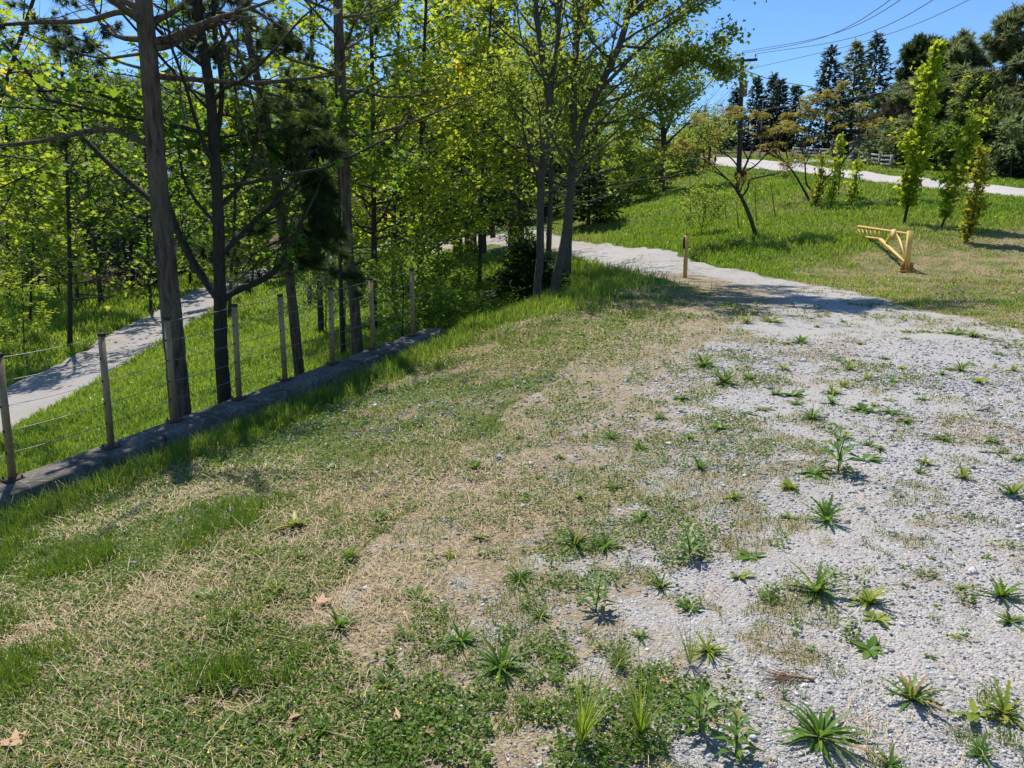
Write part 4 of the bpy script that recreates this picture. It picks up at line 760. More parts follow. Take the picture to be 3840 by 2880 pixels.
column(940, 232, 975, 124, 25, 24, 202, 'middle upright bright green sapling beside the tallest one', 'lime', 1500, .17, .17)
column(965.5, 246, 983, 154, 22.5, 26, 203, 'bronze green sapling standing in the dry mown grass', 'lime_bronze', 1000, .15, .06)
column(815, 205, 823.5, 157, 31, 13, 204, 'small column sapling at one end of the three small ones', 'lime_bronze', 420, .15, .05)
column(830, 209, 836, 160, 30.5, 13, 205, 'small lime column sapling between two of its size', 'lime', 420, .15, .12)
column(850, 209, 857, 163, 30.5, 13, 206, 'small lime column sapling nearest the tallest column', 'lime', 400, .15, .12)
column(838, 196, 840, 135, 34, 10, 207, 'slim lime sapling showing above the small columns', 'lime', 380, .15, .35)
def sumac(stems, Y, seed, label, nl, nleaf, L0, size=.30, fruit=26, zone=None):
    r = np.random.default_rng(seed); first = based(stems[0][0], Y); root = thing('sumac_tree', first[0], label, 'tree', 'flat topped bronze sumacs on the hillside'); tm = MB(); tips = []
    for lst, ra, rz in stems:
        p = catmull(based(lst, Y) if lst is stems[0][0] or lst[0][1] > stems[0][0][0][1]-14 else pxpath(lst, Y, .2), 16); tm.tube(p, np.linspace(ra, rz, 16), 7); d0 = p[-1]-p[-3]; d0 /= np.linalg.norm(d0)
        def grow(q, d, L_, rr, dep):
            e = limb_path(r, q, d, L_, 3, .14, .08); tm.tube(e, np.linspace(rr, rr*.7, 4), 5, False)
            if dep == 0: tips.append((e[-1], e[-1]-e[-2])); return
            for k in range(2 if r.uniform() < .7 else 3):
                d2 = (e[-1]-e[-2]); d2 = d2/np.linalg.norm(d2)+r.normal(0, .55, 3)*np.array([1, 1, .45]); grow(e[-1], d2, L_*r.uniform(.65, .9), rr*.62, dep-1)
        for k in range(nl): grow(p[-1-k*2], d0+r.normal(0, .6, 3)*np.array([1, 1, .3]), L0*r.uniform(.7, 1.1), rz*.8, 2)
    tm.build('trunk', M['bark_far'], root, True); lm = MB(); fr = []; ps = []; dr = []
    for k, (p, d) in enumerate(tips):
        d = d/np.linalg.norm(d); m = nleaf; az = r.uniform(0, 2*PI, m); out = np.stack([np.cos(az), np.sin(az), r.uniform(-.1, .9, m)], -1)
        ps.append(np.tile(p, (m, 1))+r.normal(0, .03, (m, 3))); dr.append(out)
        if k < fruit: fr.append(MB().tube([p, p+W(0, 0, .09), p+W(0, 0, .19)], [.02, .04, .008], 6))
    ps = np.concatenate(ps); dr = np.concatenate(dr); dr /= np.linalg.norm(dr, axis=1)[:, None]; m = len(ps)
    # pinnate leaf: leaflets along a drooping rachis
    P_, D_, S_ = [], [], []
    for t in np.linspace(.2, 1, 6):
        q_ = ps+dr*(size*1.25*t)-np.array([0, 0, 1])*(.55*size*t*t); s = np.stack([-dr[:, 1], dr[:, 0], np.zeros(m)], -1)
        for sg in (-1, 1): P_.append(q_); D_.append(dr*.5+s*sg-np.array([0, 0, .45])); S_.append(np.full(m, size*.5*(1.1-.4*t)))
    P_ = np.concatenate(P_); D_ = np.concatenate(D_); S_ = np.concatenate(S_); k = len(P_); scatter(lm, LONG*np.array([1.5, 1, 1]), LONG_F, P_, np.array([0, 0, 1.0])+r.normal(0, .4, (k, 3)), D_, S_*r.uniform(.8, 1.2, k), np.tile(np.clip(r.normal(.55, .25, m), 0, 1), 12))
    lm.build('crown', M['sumac'], root); [f_.build('fruit', M['fruit'], root) for f_ in fr]
sumac([([(754.5, 231), (748, 212), (741, 197), (736.5, 190)], .075, .05), ([(737, 191), (728, 180), (716, 172)], .035, .022), ([(737, 191), (741, 176), (748, 160), (752, 150)], .045, .025), ([(741, 198), (748, 188), (750, 180), (765, 176), (776, 174)], .035, .018), ([(744, 172), (756, 165), (768, 152)], .03, .02), ([(742, 174), (733, 160), (722, 152)], .028, .018), ([(728, 180), (712, 165), (694, 154)], .025, .014), ([(722, 152), (708, 142), (700, 136)], .02, .013), ([(722, 155), (718, 140), (716, 130)], .02, .013), ([(748, 160), (740, 142), (737, 127)], .022, .013), ([(752, 150), (756, 138), (758, 130)], .02, .013), ([(765, 155), (772, 146), (774, 138)], .02, .013), ([(768, 152), (778, 158), (784, 162)], .02, .012), ([(700, 170), (690, 166), (686, 162)], .02, .012)], 24.5, 301, 'sumac with a leaning forked trunk on the hillside', 2, 3, .32, .20)
sumac([([(806, 194), (797, 178), (790, 168), (781, 158)], .055, .03), ([(810, 189), (806, 182), (805, 165), (802, 150)], .045, .025), ([(818, 190), (826, 178), (838, 168), (850, 152), (856, 142)], .05, .022), ([(790, 168), (786, 150), (788, 135)], .03, .018), ([(805, 165), (815, 145), (824, 128)], .03, .018), ([(838, 168), (832, 150), (838, 132)], .03, .018), ([(788, 135), (793, 120), (800, 112)], .022, .014), ([(802, 150), (812, 125), (818, 110)], .022, .014), ([(824, 128), (832, 116), (836, 107)], .02, .013), ([(838, 132), (850, 122), (858, 118)], .02, .013), ([(850, 150), (866, 140), (876, 134)], .02, .013), ([(856, 142), (868, 146), (880, 146)], .02, .013), ([(802, 150), (795, 140), (808, 130)], .02, .013), ([(781, 158), (778, 146), (782, 136)], .02, .013)], 33, 302, 'wide sumac with several stems in front of the upper road', 2, 3, .44, .26)
for k, (u, v, ut, vt, Y, lab) in enumerate([(692, 212, 690, 178, 30, 'thin bare young stem at the foot of the hill trees'), (776, 213, 770, 180, 29, 'thin bare stem between the two sumacs'), (757, 214, 755, 186, 28, 'short thin stem behind the leaning sumac'), (727, 206, 724, 186, 31, 'thin stem near the utility pole'), (706, 202, 705, 176, 33, 'bare thin stem below the end of the upper road'), (740, 216, 736, 202, 27, 'shortest thin stem beside the sumac trunk')]):
    b = P(u, v, Y); b[2] = float(T(b[0], b[1])); tp = P(ut, vt, Y); tree('young_sapling', lab, 'sapling', [b-W(0, 0, .05), b*.5+tp*.5, tp], .022, .008, 310+k, crown=(.5, 1), nl=5, L=lambda f: .6*(1-.4*f), elev=lambda f: .7, nsub=2, per=2, leaf='diamond', size=.10, spread=.06, mats=('bark_far', 'lime_bronze'))
saplet([(703, 222), (705, 210), (707, 198)], 27, 321, 'bushy green shrub with reddish tips on the hillside', .9, 'spring', .09, 26)
saplet([(606, 222), (607, 216), (608, 208)], 37, 322, 'low yellow green sprig beside the gravel drive', .7, 'lime', .10, 14)

# ------------------------------------------------------------------ yellow gate and bollard
gb = G(906.5, 272.0); Yg = gb[1]; ge = P(859, 230, Yg+4.6); gd = ge-gb; gd[2] = 0; gd /= np.linalg.norm(gd); gn = np.array([gd[1], -gd[0], 0])
def onplane(u, v):
    xc = (u-512)/F; yc = (384-v)/F; d = np.array([xc, CP+yc*SP, -SP+yc*CP]); o = W(0, 0, CZ); t = ((gb-o)@gn)/(d@gn); return o+d*t
gate = thing('barrier_gate', gb, 'yellow tapering steel swing gate standing open on the dry grass', 'gate')
ptop = onplane(909.2, 232.8); hp = ptop[2]-gb[2]
MB().box(gb+W(0, 0, hp*.5+.02), .115, .115, hp+.06, gd, (0, 0, 1), .01).build('post', M['yellow'], gate)
ft = MB()
for s1 in (gd, -gd, gn, -gn): ft.box(gb+s1*.1+W(0, 0, .12), .10, .02, .24, s1)
ft.box(gb+W(0, 0, .02), .36, .36, .03, gd); ft.build('base_plate', M['yellow_rust'], gate)
tl_, bl_, bd_, bp_ = onplane(858.6, 226.3), onplane(860.6, 236.2), onplane(880, 239), onplane(905, 262.2)
tr_ = gb+W(0, 0, hp-.03)+gd*.05
def bar(a, b, w_=.06): a = np.asarray(a); b = np.asarray(b); return MB().box((a+b)/2, np.linalg.norm(b-a), w_, w_, b-a, np.cross(gn, b-a)*-1 if False else np.cross(b-a, gn), .006)
bar(tl_, tr_).build('top_rail', M['yellow'], gate); bar(bl_, bd_).build('lower_rail', M['yellow'], gate); bar(bd_-gd*0, bp_, .075).build('diagonal_rail', M['yellow'], gate)
bar(onplane(892, 232.5), onplane(886.2, 243.2), .055).build('brace', M['yellow'], gate); bar(onplane(897.5, 233), onplane(905.3, 257), .06).build('brace', M['yellow'], gate)
for f in np.linspace(0, 1, 6): 
    a = tl_*(1-f)+(onplane(880, 228.9))*f; b = bl_*(1-f)+bd_*f; bar(a, b, .05).build('rung', M['yellow'], gate)
sg = onplane(894.8, 234.6); MB().box(sg-gn*.04, .34, .012, .28, gd, (0, 0, 1)).build('sign_plate', plain('cream_sign', (.62, .48, .22), .5, 0, .1, 20), gate)
bb_ = G(685, 278.5); bt = P(684.4, 233.9, bb_[1]); bol = thing('steel_bollard', bb_, 'yellow rusty steel post at the edge of the gravel drive', 'bollard'); hb = bt[2]-bb_[2]
MB().box(bb_+W(0, 0, hb*.5-.05), .078, .078, hb+.1, (1, .25, 0), (0, 0, 1), .010).build('post', plain('ochre_paint', (.42, .29, .08), .55, 0, .25, 12), bol)
MB().box(bb_+W(-.055, .0, hb-.2), .035, .05, .26, (1, .25, 0)).build('latch_bracket', M['cap'], bol); MB().box(bb_+W(0, 0, hb+.006), .086, .086, .014, (1, .25, 0)).build('cap', M['yellow_rust'], bol)
ws = G(310, 306); t_ = thing('old_wooden_post', ws, 'short dark weathered wooden post in the grass behind the fence', 'post')
MB().tube([ws-W(0, 0, .1), ws+W(0, 0, .35), ws+W(.01, 0, .72)], [.085, .08, .078], 9).build('post_shaft', M['sleeve'], t_); MB().tube([ws+W(.01, 0, .72), ws+W(.01, 0, .75)], [.088, .07], 9).build('post_cap', M['cap'], t_)

# ------------------------------------------------------------------ utility pole, wires
Yp = 52.0; pb = P(739, 171, Yp); pb[2] = float(T(pb[0], pb[1]))-.1; pt = P(742.3, 57.5, Yp); pole = thing('utility_pole', pb, 'tall dark wooden utility pole with a crossarm and rusty transformer', 'pole')
MB().tube([pb, pb*.5+pt*.5, pt], [.17, .145, .12], 10).build('pole_shaft', M['wood_dark'], pole, True)
aL, aR = P(726.7, 62.2, Yp-.35), P(756.4, 60.2, Yp-.05); ad = aR-aL
MB().box((aL+aR)/2+W(0, -.16, 0), np.linalg.norm(ad), .12, .15, ad).build('crossarm', M['wood_dark'], pole)
ins = []
for c in (aL*.93+aR*.07, aL*.06+aR*.94, pt):
    c = c+W(0, -.16 if c is not pt else 0, .08); ins.append(c+W(0, 0, .26)); MB().tube([c, c+W(0, 0, .12), c+W(0, 0, .13), c+W(0, 0, .17), c+W(0, 0, .18), c+W(0, 0, .26)], [.02, .02, .06, .06, .045, .03], 8).build('insulator', M['insul'], pole)
mid = (aL+aR)/2
for f in (.22, .78): MB().tube([aL*(1-f)+aR*f+W(0, -.2, -.07), mid+W(0, -.16, -.75)], [.022, .022], 5).build('arm_brace', M['metal_grey'], pole)
cu = P(736.5, 67.5, Yp-.3); MB().tube([cu+W(.5, .1, .1), cu+W(.15, 0, .15), cu, cu+W(-.02, 0, -.42), cu+W(.12, 0, -.5)], [.03, .05, .045, .045, .03], 7).build('fuse_cutout', M['insul'], pole)
tc = P(743.6, 89, Yp-.45); tf = MB().tube([tc+W(0, 0, .47), tc+W(0, 0, .45), tc+W(0, 0, .40), tc+W(0, 0, .395), tc-W(0, 0, .42), tc-W(0, 0, .46)], [.05, .24, .26, .235, .235, .2], 16).build('transformer', M['transformer'], pole, True)
for dx in (-.1, .1): MB().tube([tc+W(dx, 0, .45), tc+W(dx, 0, .56), tc+W(dx, 0, .57), tc+W(dx, 0, .64)], [.04, .04, .025, .02], 7).build('bushing', M['insul'], tf)
MB().box(tc+W(.05, -.245, -.02), .16, .02, .10).build('warning_plate', M['white'], tf)
nk = P(744.5, 71.8, Yp); MB().tube([nk+W(0, 0, 0), nk+W(.14, -.1, 0)], [.03, .05], 6).build('cable_bracket', M['metal_grey'], pole)
def wire(a, m_, b, label, r_=.016, cat='wire', name='overhead_wire', group=None):
    p = catmull([a, m_, b], 26); return tag(MB().tube(p, r_, 5).build(name, M['wire']), label, cat, group)
g_ = 'overhead wires reaching the utility pole'
wire(ins[0], P(830, 35, 38), P(960, -50, 24), 'uppermost thin wire rising from the pole across the blue sky', .015, group=g_)
wire(ins[2], P(845, 30, 38), P(985, -58, 24), 'second thin wire close below the uppermost wire', .015, group=g_)
wire(ins[1], P(868, 33, 37), P(1030, -62, 23), 'third wire rising between the close pair and the single lower wire', .015, group=g_)
wire(nk+W(.1, -.1, .1), P(892, 33, 37), P(1090, -62, 23), 'lowest single wire crossing the sky above the spruces', .013, group=g_)
wire(nk+W(.14, -.1, 0), P(775, 80.5, 58), P(812, 87, 66), 'thick short service cable sagging from the pole into the spruces', .026, 'cable', 'service_cable')
wire(P(743.5, 112, Yp), P(868, 95, 39), P(1100, 45, 23), 'thick black cable sagging in front of the pines', .022, 'cable', 'telephone_cable')
wire(P(742, 110, Yp), P(760, 109, 60), P(800, 103, 80), 'thin cable running behind the thin grey pole', .014, 'cable', 'telephone_cable')
for k, (a, e, lab) in enumerate([(ins[0], (697, 100), 'outermost thin wire dropping away behind the pole'), (P(737, 66, Yp), (700, 104), 'second thin wire dropping away behind the pole'), (P(741.5, 77, Yp), (700, 112), 'third thin wire dropping away behind the pole'), (P(741, 80, Yp), (705, 114), 'lowest thin wire dropping away behind the pole')]):
    b = P(e[0], e[1], 95); m_ = (np.asarray(a)+b)/2-W(0, 0, .5); wire(a, m_, b, lab, .015, group=g_)
tpb = P(760, 150, 64); tpb[2] = float(T(tpb[0], tpb[1])); tpt = P(763, 98.5, 64); tp_ = thing('thin_pole', tpb, 'thin grey pole in front of the spruces near the transformer', 'pole')
MB().tube([tpb, tpt], [.07, .05], 7).build('pole_shaft', M['metal_grey'], tp_); MB().tube([tpt+W(-.3, 0, -.05), tpt+W(.3, 0, -.05)], [.03, .03], 6).build('crossarm', M['metal_grey'], tp_)

# ------------------------------------------------------------------ wooden rail fences, stone pillars, cabinet
def rails(a, b, n, label, zs=(.22, .48, .74), hp_=.86):
    root = thing('rail_fence', a, label, 'fence'); d = (b-a); 
    for k in range(n+1):
        p = a+d*k/n; p[2] = float(T(p[0], p[1])); MB().box(p+W(0, 0, hp_/2), .16, .16, hp_, d).build('post', M['wood_grey'], root)
    for z in zs:
        for k in range(n):
            p = a+d*(k+.02)/n; q_ = a+d*(k+.98)/n; p[2] = float(T(p[0], p[1]))+z; q_[2] = float(T(q_[0], q_[1]))+z; MB().box((p+q_)/2+W(0, -.11, 0), np.linalg.norm(q_-p), .06, .14, q_-p).build('rail', M['wood_grey'], root)
def gpt(u, v, Y): p = P(u, v, Y); p[2] = float(T(p[0], p[1])); return p
rails(gpt(793, 158, 67), gpt(834, 159, 64), 3, 'weathered wooden rail fence before the spruces, left of the stone pillars', (.22, .48, .74), .86)
rails(gpt(859, 163, 58), gpt(891, 168, 51), 3, 'weathered wooden rail fence running from the stone pillar to the pines')
for k, (u, v, Y, lab) in enumerate([(856, 162.5, 59, 'brown stone gate pillar nearest the pines'), (836, 159.5, 64, 'brown stone gate pillar partly hidden by a lime sapling')]):
    p = gpt(u, v, Y); t_ = thing('stone_pillar', p, lab, 'pillar', 'stone gate pillars by the driveway'); mb = MB(); r = np.random.default_rng(k)
    for j in range(5):
        mb.box(p+W(r.normal(0, .012), r.normal(0, .012), .14+.28*j-.05), .80+r.normal(0, .03), .80+r.normal(0, .03), .27, (1, .1*r.normal(), 0), (0, 0, 1), .03)
    mb.build('shaft', M['stone'], t_); MB().box(p+W(0, 0, 1.42), .95, .95, .10, (1, 0, 0), (0, 0, 1), .02).build('cap', M['stone'], t_)
p = gpt(694.5, 162.5, 60); t_ = thing('roadside_cabinet', p, 'dark roadside cabinet with a pale edge at the end of the upper road', 'cabinet')
MB().box(p+W(0, 0, .3), 1.1, .6, .7, (1, .2, 0), (0, 0, 1), .03).build('body', M['box'], t_); MB().box(p+W(.05, 0, .67), 1.25, .75, .05, (1, .2, 0)).build('lid', M['white'], t_)

# ------------------------------------------------------------------ brush pile
bp0 = gpt(95, 281, 47); r = np.random.default_rng(9); mb = MB()
for k in range(420):
    c = bp0+np.array([r.normal(0, 1.0), r.normal(0, .6), abs(r.normal(0, .45))]); d = r.normal(0, 1, 3)*np.array([1, .7, .35]); d /= np.linalg.norm(d); L_ = r.uniform(.5, 1.4); mb.tube([c-d*L_/2, c+r.normal(0, .05, 3), c+d*L_/2], [.02, .018, .01], 4, False)
tag(mb.build('brush_pile', M['twigdry']), 'heap of dry cut branches in the shaded wood', 'brush pile')

# ------------------------------------------------------------------ ground cover
def polar(r, n, y0, y1, half=40, k=1.0):
    """random spots spread so that their number per area falls with distance"""
    t = r.uniform(0, 1, n); y = y0*(y1/y0)**(t**k) if k != 1 else y0*(y1/y0)**t; a = np.tan(R(half))*r.uniform(-1, 1, n); return y*a, y
def in_frame(x, y, m=90):
    u, v, zf = proj(np.stack([x, y, T(x, y)], -1)); return (zf > .3) & (u > -m) & (u < 1024+m) & (v < 768+m), u, v
lr_poly = [tuple(p[:2]) for p in catmull([p[:2] for p in lrL], 60)]+[tuple(p[:2]) for p in catmull([p[:2] for p in lrR], 60)[::-1]]
ur_poly = [tuple(p[:2]) for p in catmull([p[:2] for p in urN], 40)]+[tuple(p[:2]) for p in catmull([p[:2] for p in urF], 40)[::-1]]
def blades(mb, r, x, y, h, w_, lean=.35, rnd=None, zoff=-.01):
    n = len(x); z = T(x, y)+zoff; az = r.uniform(0, 2*PI, n); b2 = r.uniform(0, 2*PI, n); ln = np.abs(r.normal(0, lean, n))
    s = np.stack([np.cos(az), np.sin(az), np.zeros(n)], -1)*(w_*.5)[:, None]; d = np.stack([np.cos(b2), np.sin(b2), np.zeros(n)], -1)*(ln*h)[:, None]
    B = np.stack([x, y, z], -1); mid_ = B+d*.35+np.stack([np.zeros(n), np.zeros(n), h*.6], -1); tip = B+d+np.stack([np.zeros(n), np.zeros(n), h*np.sqrt(np.clip(1-(ln*.5)**2, .2, 1))], -1)
    V = np.stack([B-s, B+s, mid_+s*.75, mid_-s*.75, tip], 1); i = np.arange(n)[:, None]*5
    rn = r.uniform(0, 1, n) if rnd is None else rnd
    mb.add(V.reshape(-1, 3), i+np.array([[0, 1, 2, 3]]), rn); m2 = MB(); mb.Fs.append(i+np.array([[3, 2, 4]])+mb.n-5*n); mb.A.append(rn.astype(np.float32))
rg = np.random.default_rng(77)
# --- lot: short patchy grass
x, y = polar(rg, 420000, 1.7, 19, 37); ok, u, v = in_frame(x, y, 60); s = sdb(x, y); x, y, s = x[ok & (s > .3)], y[ok & (s > .3)], s[ok & (s > .3)]
ok = ~inpoly(x, y, lot_poly) & (x > 4) ; x, y, s = x[~ok], y[~ok], s[~ok]
c = cover(x, y); n1 = fbm(x, y, 1.6, 3, 51); n2 = fbm(x, y, 6, 2, 52); crest = np.exp(-((s-.5)/.55)**2)
dryz = np.clip(smooth((fbm(x, y, .9, 3, 61)-.46)/.1)*(c > .45), 0, 1)
den = smooth((patch(x, y, 201)-thr(c)+.012)/.045)*(1-.55*dryz)
den = np.clip(den*.85+crest*.9, 0, 1)
k = rg.uniform(0, 1, len(x)) < den; x, y, s, c, n1, dryz, crest = [q_[k] for q_ in (x, y, s, c, n1, dryz, crest)]
tall = np.clip(crest*1.0+smooth((fbm(x, y, 2.4, 2, 53)-.56)/.12)*(c > .8)*.55, 0, 1)*(y > 2.6)
d_ = np.hypot(x, y); h = rg.uniform(.018, .055, len(x))*(.7+.6*n1)+tall*rg.uniform(.02, .20, len(x)); w_ = np.maximum(.0045, d_*.00105)*(1+.5*tall)
rn = np.clip(rg.uniform(0, 1, len(x))*.78+dryz*.35+(fbm(x, y, 1.1, 2, 54)-.5)*.5-tall*.25-.14*(c < .62)-.08, 0, 1)
mb = MB(); blades(mb, rg, x, y, h, w_, .55, rn); tag(mb.build('lot_grass', M['grass_lot']), 'patchy short grass growing through the gravel', 'grass', kind='stuff'); N_LOT = len(x)
MATS = [(780, 545, 30, 9), (770, 600, 34, 13), (850, 638, 22, 12), (795, 632, 14, 8), (758, 452, 58, 14), (812, 450, 44, 8), (704, 368, 26, 5), (750, 381, 16, 4), (860, 413, 24, 5), (724, 386, 24, 5), (700, 400, 40, 9), (660, 540, 40, 12), (560, 555, 50, 14), (600, 440, 50, 10), (690, 610, 30, 10), (640, 380, 40, 7)]
# --- clover and low creeping leaves
x, y = polar(rg, 260000, 1.7, 15, 37); ok, u, v = in_frame(x, y, 50); s = sdb(x, y); ok &= s > .5; x, y = x[ok], y[ok]
c = cover(x, y); n1 = fbm(x, y, 1.3, 3, 71); n2 = fbm(x, y, 5, 2, 72); near = smooth((5.2-y)/2.5)*.16
den = smooth((patch(x, y, 301)-thr(np.clip(c*.8+near*(c > .4), 0, 1))-.015)/.05)
for mu_, mv_, mw_, mh_ in MATS: den = np.maximum(den, smooth((mask_px(x, y, mu_, mv_, mw_*.5, mh_)-.38+(n2-.5)*.5)/.25))
k = rg.uniform(0, 1, len(x)) < den; x, y = x[k], y[k]; n = len(x)
d_ = np.hypot(x, y); ps = np.stack([x, y, T(x, y)+.012+rg.uniform(0, .04, n)], -1); mb = MB()
scatter(mb, DIAM*np.array([1.5, 1, 1]), DIAM_F, ps, np.array([0, 0, 1.0])+rg.normal(0, .45, (n, 3)), rg.normal(0, 1, (n, 3)), np.maximum(.014, d_*.0030)*rg.uniform(.7, 1.3, n), rg.uniform(0, 1, n))
cl = mb.build('clover', M['clover']); tag(cl, 'dark green clover mats creeping over the gravel', 'ground cover', kind='stuff')
k = (rg.uniform(0, 1, n) < .0045) & (y < 4.5) & (x < .3); fp = ps[k]+W(0, 0, .018); m = len(fp); mb = MB()
HEX = np.array([(math.cos(a)*.5, math.sin(a)*.5, 0) for a in np.arange(6)*PI/3]+[(0, 0, .5)]); HEXF = [[i, (i+1) % 6, 6] for i in range(6)]
scatter(mb, HEX, HEXF, fp, np.array([0, 0, 1.0])+rg.normal(0, .4, (m, 3)), rg.normal(0, 1, (m, 3)), rg.uniform(.006, .010, m), rg.uniform(0, 1, m)); tag(mb.build('clover_flowers', M['flower']), 'tiny yellow flower heads dotting the clover', 'flowers', kind='stuff')
# --- straw thatch
x, y = polar(rg, 210000, 1.7, 17, 37); ok, u, v = in_frame(x, y, 50); s = sdb(x, y); ok &= s > .42; x, y, s = x[ok], y[ok], s[ok]; c = cover(x, y)
den = smooth((c*.8+(fbm(x, y, .9, 3, 61)-.5)*2.0-.40)/.3)*.62+.02; den = np.maximum(den, mask_px(x, y, 70, 640, 130, 45)*1.0)*np.where(mask_px(x, y, 290, 710, 170, 80) > .4, .4, 1)
k = rg.uniform(0, 1, len(x)) < den; x, y = x[k], y[k]; n = len(x); d_ = np.hypot(x, y); L_ = rg.uniform(.02, .085, n)*np.where(rg.uniform(0, 1, n) < .08, 2.2, 1); w_ = np.maximum(.0021, d_*.0007)
az = rg.uniform(0, PI, n)*.9+.25*fbm(x, y, .7, 2, 80)*6; ti = rg.normal(.03, .16, n); dv = np.stack([np.cos(az)*np.cos(ti), np.sin(az)*np.cos(ti), np.sin(ti)], -1)*L_[:, None]; B = np.stack([x, y, T(x, y)+.016+np.abs(rg.normal(0, .012, n))], -1); sd = np.stack([-np.sin(az), np.cos(az), np.zeros(n)], -1)*w_[:, None]*.5
mid_ = B+dv*.5+np.stack([np.zeros(n), np.zeros(n), rg.uniform(0, .012, n)], -1); mb = MB(); V = np.stack([B-sd, B+sd, mid_+sd, mid_-sd, B+dv+sd*.5, B+dv-sd*.5], 1); i = np.arange(n)[:, None]*6; rn = rg.uniform(0, 1, n)
mb.add(V.reshape(-1, 3), i+np.array([[0, 1, 2, 3]]), rn); mb.Fs.append(i+np.array([[3, 2, 4, 5]])+mb.n-6*n); mb.A.append(rn.astype(np.float32)); tag(mb.build('dry_straw', M['straw']), 'dry straw and cut grass lying over the ground', 'straw', kind='stuff')
# --- loose stones
x, y = polar(rg, 190000, 1.7, 9.5, 38); ok, u, v = in_frame(x, y, 40); s = sdb(x, y); ok &= s > .8; x, y = x[ok], y[ok]; c = cover(x, y); k = rg.uniform(0, 1, len(x)) < np.clip(1.05-c*1.0, .12, 1)*np.clip(.35+1.3*(fbm(x, y, 1.4, 3, 91)-.35)*1.6, .12, 1); x, y = x[k], y[k]; n = len(x)
ICO = []; g_r = (1+5**.5)/2
for a in (-1, 1):
    for b in (-g_r, g_r): ICO += [(0, a, b), (a, b, 0), (b, 0, a)]
ICO = np.array(ICO)/math.hypot(1, g_r); from itertools import combinations
ICF = []
for a, b, c_ in combinations(range(12), 3):
    pa, pb_, pc = ICO[a], ICO[b], ICO[c_]
    if max(np.linalg.norm(pa-pb_), np.linalg.norm(pb_-pc), np.linalg.norm(pa-pc)) < 1.06: ICF.append([a, b, c_] if np.dot(np.cross(pb_-pa, pc-pa), pa) > 0 else [a, c_, b])
mb = MB(); d_ = np.hypot(x, y); sz = np.exp(rg.normal(math.log(.0031), .46, n))*np.clip(d_/3.0, .9, 2.2)
for vv in range(4):
    k = np.arange(n) % 4 == vv; rr = np.random.default_rng(vv); tm = ICO*rr.uniform(.72, 1.2, (12, 1))*np.array([1.25, .95, .62]); m = k.sum(); ps = np.stack([x[k], y[k], T(x[k], y[k])+.012+sz[k]*.22], -1)
    scatter(mb, tm, ICF, ps, np.array([0, 0, 1.0])+rg.normal(0, .35, (m, 3)), rg.normal(0, 1, (m, 3)), sz[k], np.clip(rg.normal(.5, .25, m), 0, 1))
tag(mb.build('loose_gravel', M['pebble']), 'loose grey crushed stones over the lot', 'gravel', kind='stuff'); N_ST = n
# --- tall grass along the wall foot and on the crest
n = 52000; t = rg.uniform(0, 1, n); bl = resample(np.array([(fence_pt(s_posts[0]-2.2)+fn*.40)[:2], (fence_pt(S_END)+fn*.40)[:2]]+[b for b in bline[2:6]]), 400); w_t = t**.9*399; i0 = np.minimum(w_t.astype(int), 398); f = (w_t-i0)[:, None]; base = bl[i0]*(1-f)+bl[i0+1]*f
tgn = bl[i0+1]-bl[i0]; tgn /= np.linalg.norm(tgn, axis=1)[:, None]; nr = np.stack([tgn[:, 1], -tgn[:, 0]], -1); yy = base[:, 1]; off = np.where(yy < 12, .10+np.abs(rg.normal(0, .30, n)), rg.normal(.1, 1.0, n)); x = base[:, 0]+nr[:, 0]*off; y = base[:, 1]+nr[:, 1]*off
k = (fbm(x, y, 2.2, 3, 101) > np.where(y < 12, .53, .30)) & ~(inpoly(x, y, lot_poly) & (y > 17)); x, y, off = x[k], y[k], off[k]; n = len(x); d_ = np.hypot(x, y)
h = rg.uniform(.06, .24, n)*np.interp(y, [5, 11, 14, 20], [.75, .9, 1.3, 1.5])*(.5+fbm(x, y, 3, 2, 102)); mb = MB(); blades(mb, rg, x, y, h, np.maximum(.006, d_*.0010), .45, np.clip(rg.uniform(0, 1, n)*.93, 0, 1)); tag(mb.build('tall_grass', M['grass']), 'long green grass fringing the wall and the crest', 'grass', kind='stuff')
# --- valley grass and woodland floor
x, y = polar(rg, 420000, 6.5, 75, 40); s = sdb(x, y); ok, u, v = in_frame(x, y, 40); ok &= (s < -.05) & ~inpoly(x, y, lr_poly) & ~(inpoly(x, y, lot_poly)); wall_k = (np.abs((np.stack([x, y], -1)-PB[0][:2])@fn[:2]-(0)) < .2) & (y < 12); ok &= ~wall_k
dens = np.clip(1-.75*smooth((y-44)/14), .12, 1)*np.where(mask_px(x, y, 470, 300, 55, 24) > .5, .35, 1); ok &= rg.uniform(0, 1, len(x)) < dens; x, y = x[ok], y[ok]; n = len(x); d_ = np.hypot(x, y)
lush = fbm(x, y, .45, 3, 111); h = rg.uniform(.04, .13, n)*(.6+1.1*lush)+np.where(x < -9.5-.05*y, .10, 0)*rg.uniform(.3, 1, n)*smooth((y-20)/5); mb = MB(); blades(mb, rg, x, y, h*np.interp(d_, [8, 30, 60], [1, 1.3, 1.7]), np.maximum(.008, d_*.00125), .6, np.clip(rg.uniform(0, 1, n)*.86+(lush-.5)*.35, 0, .95)); tag(mb.build('valley_grass', M['grass']), 'green grass of the valley below the fence', 'grass', kind='stuff')
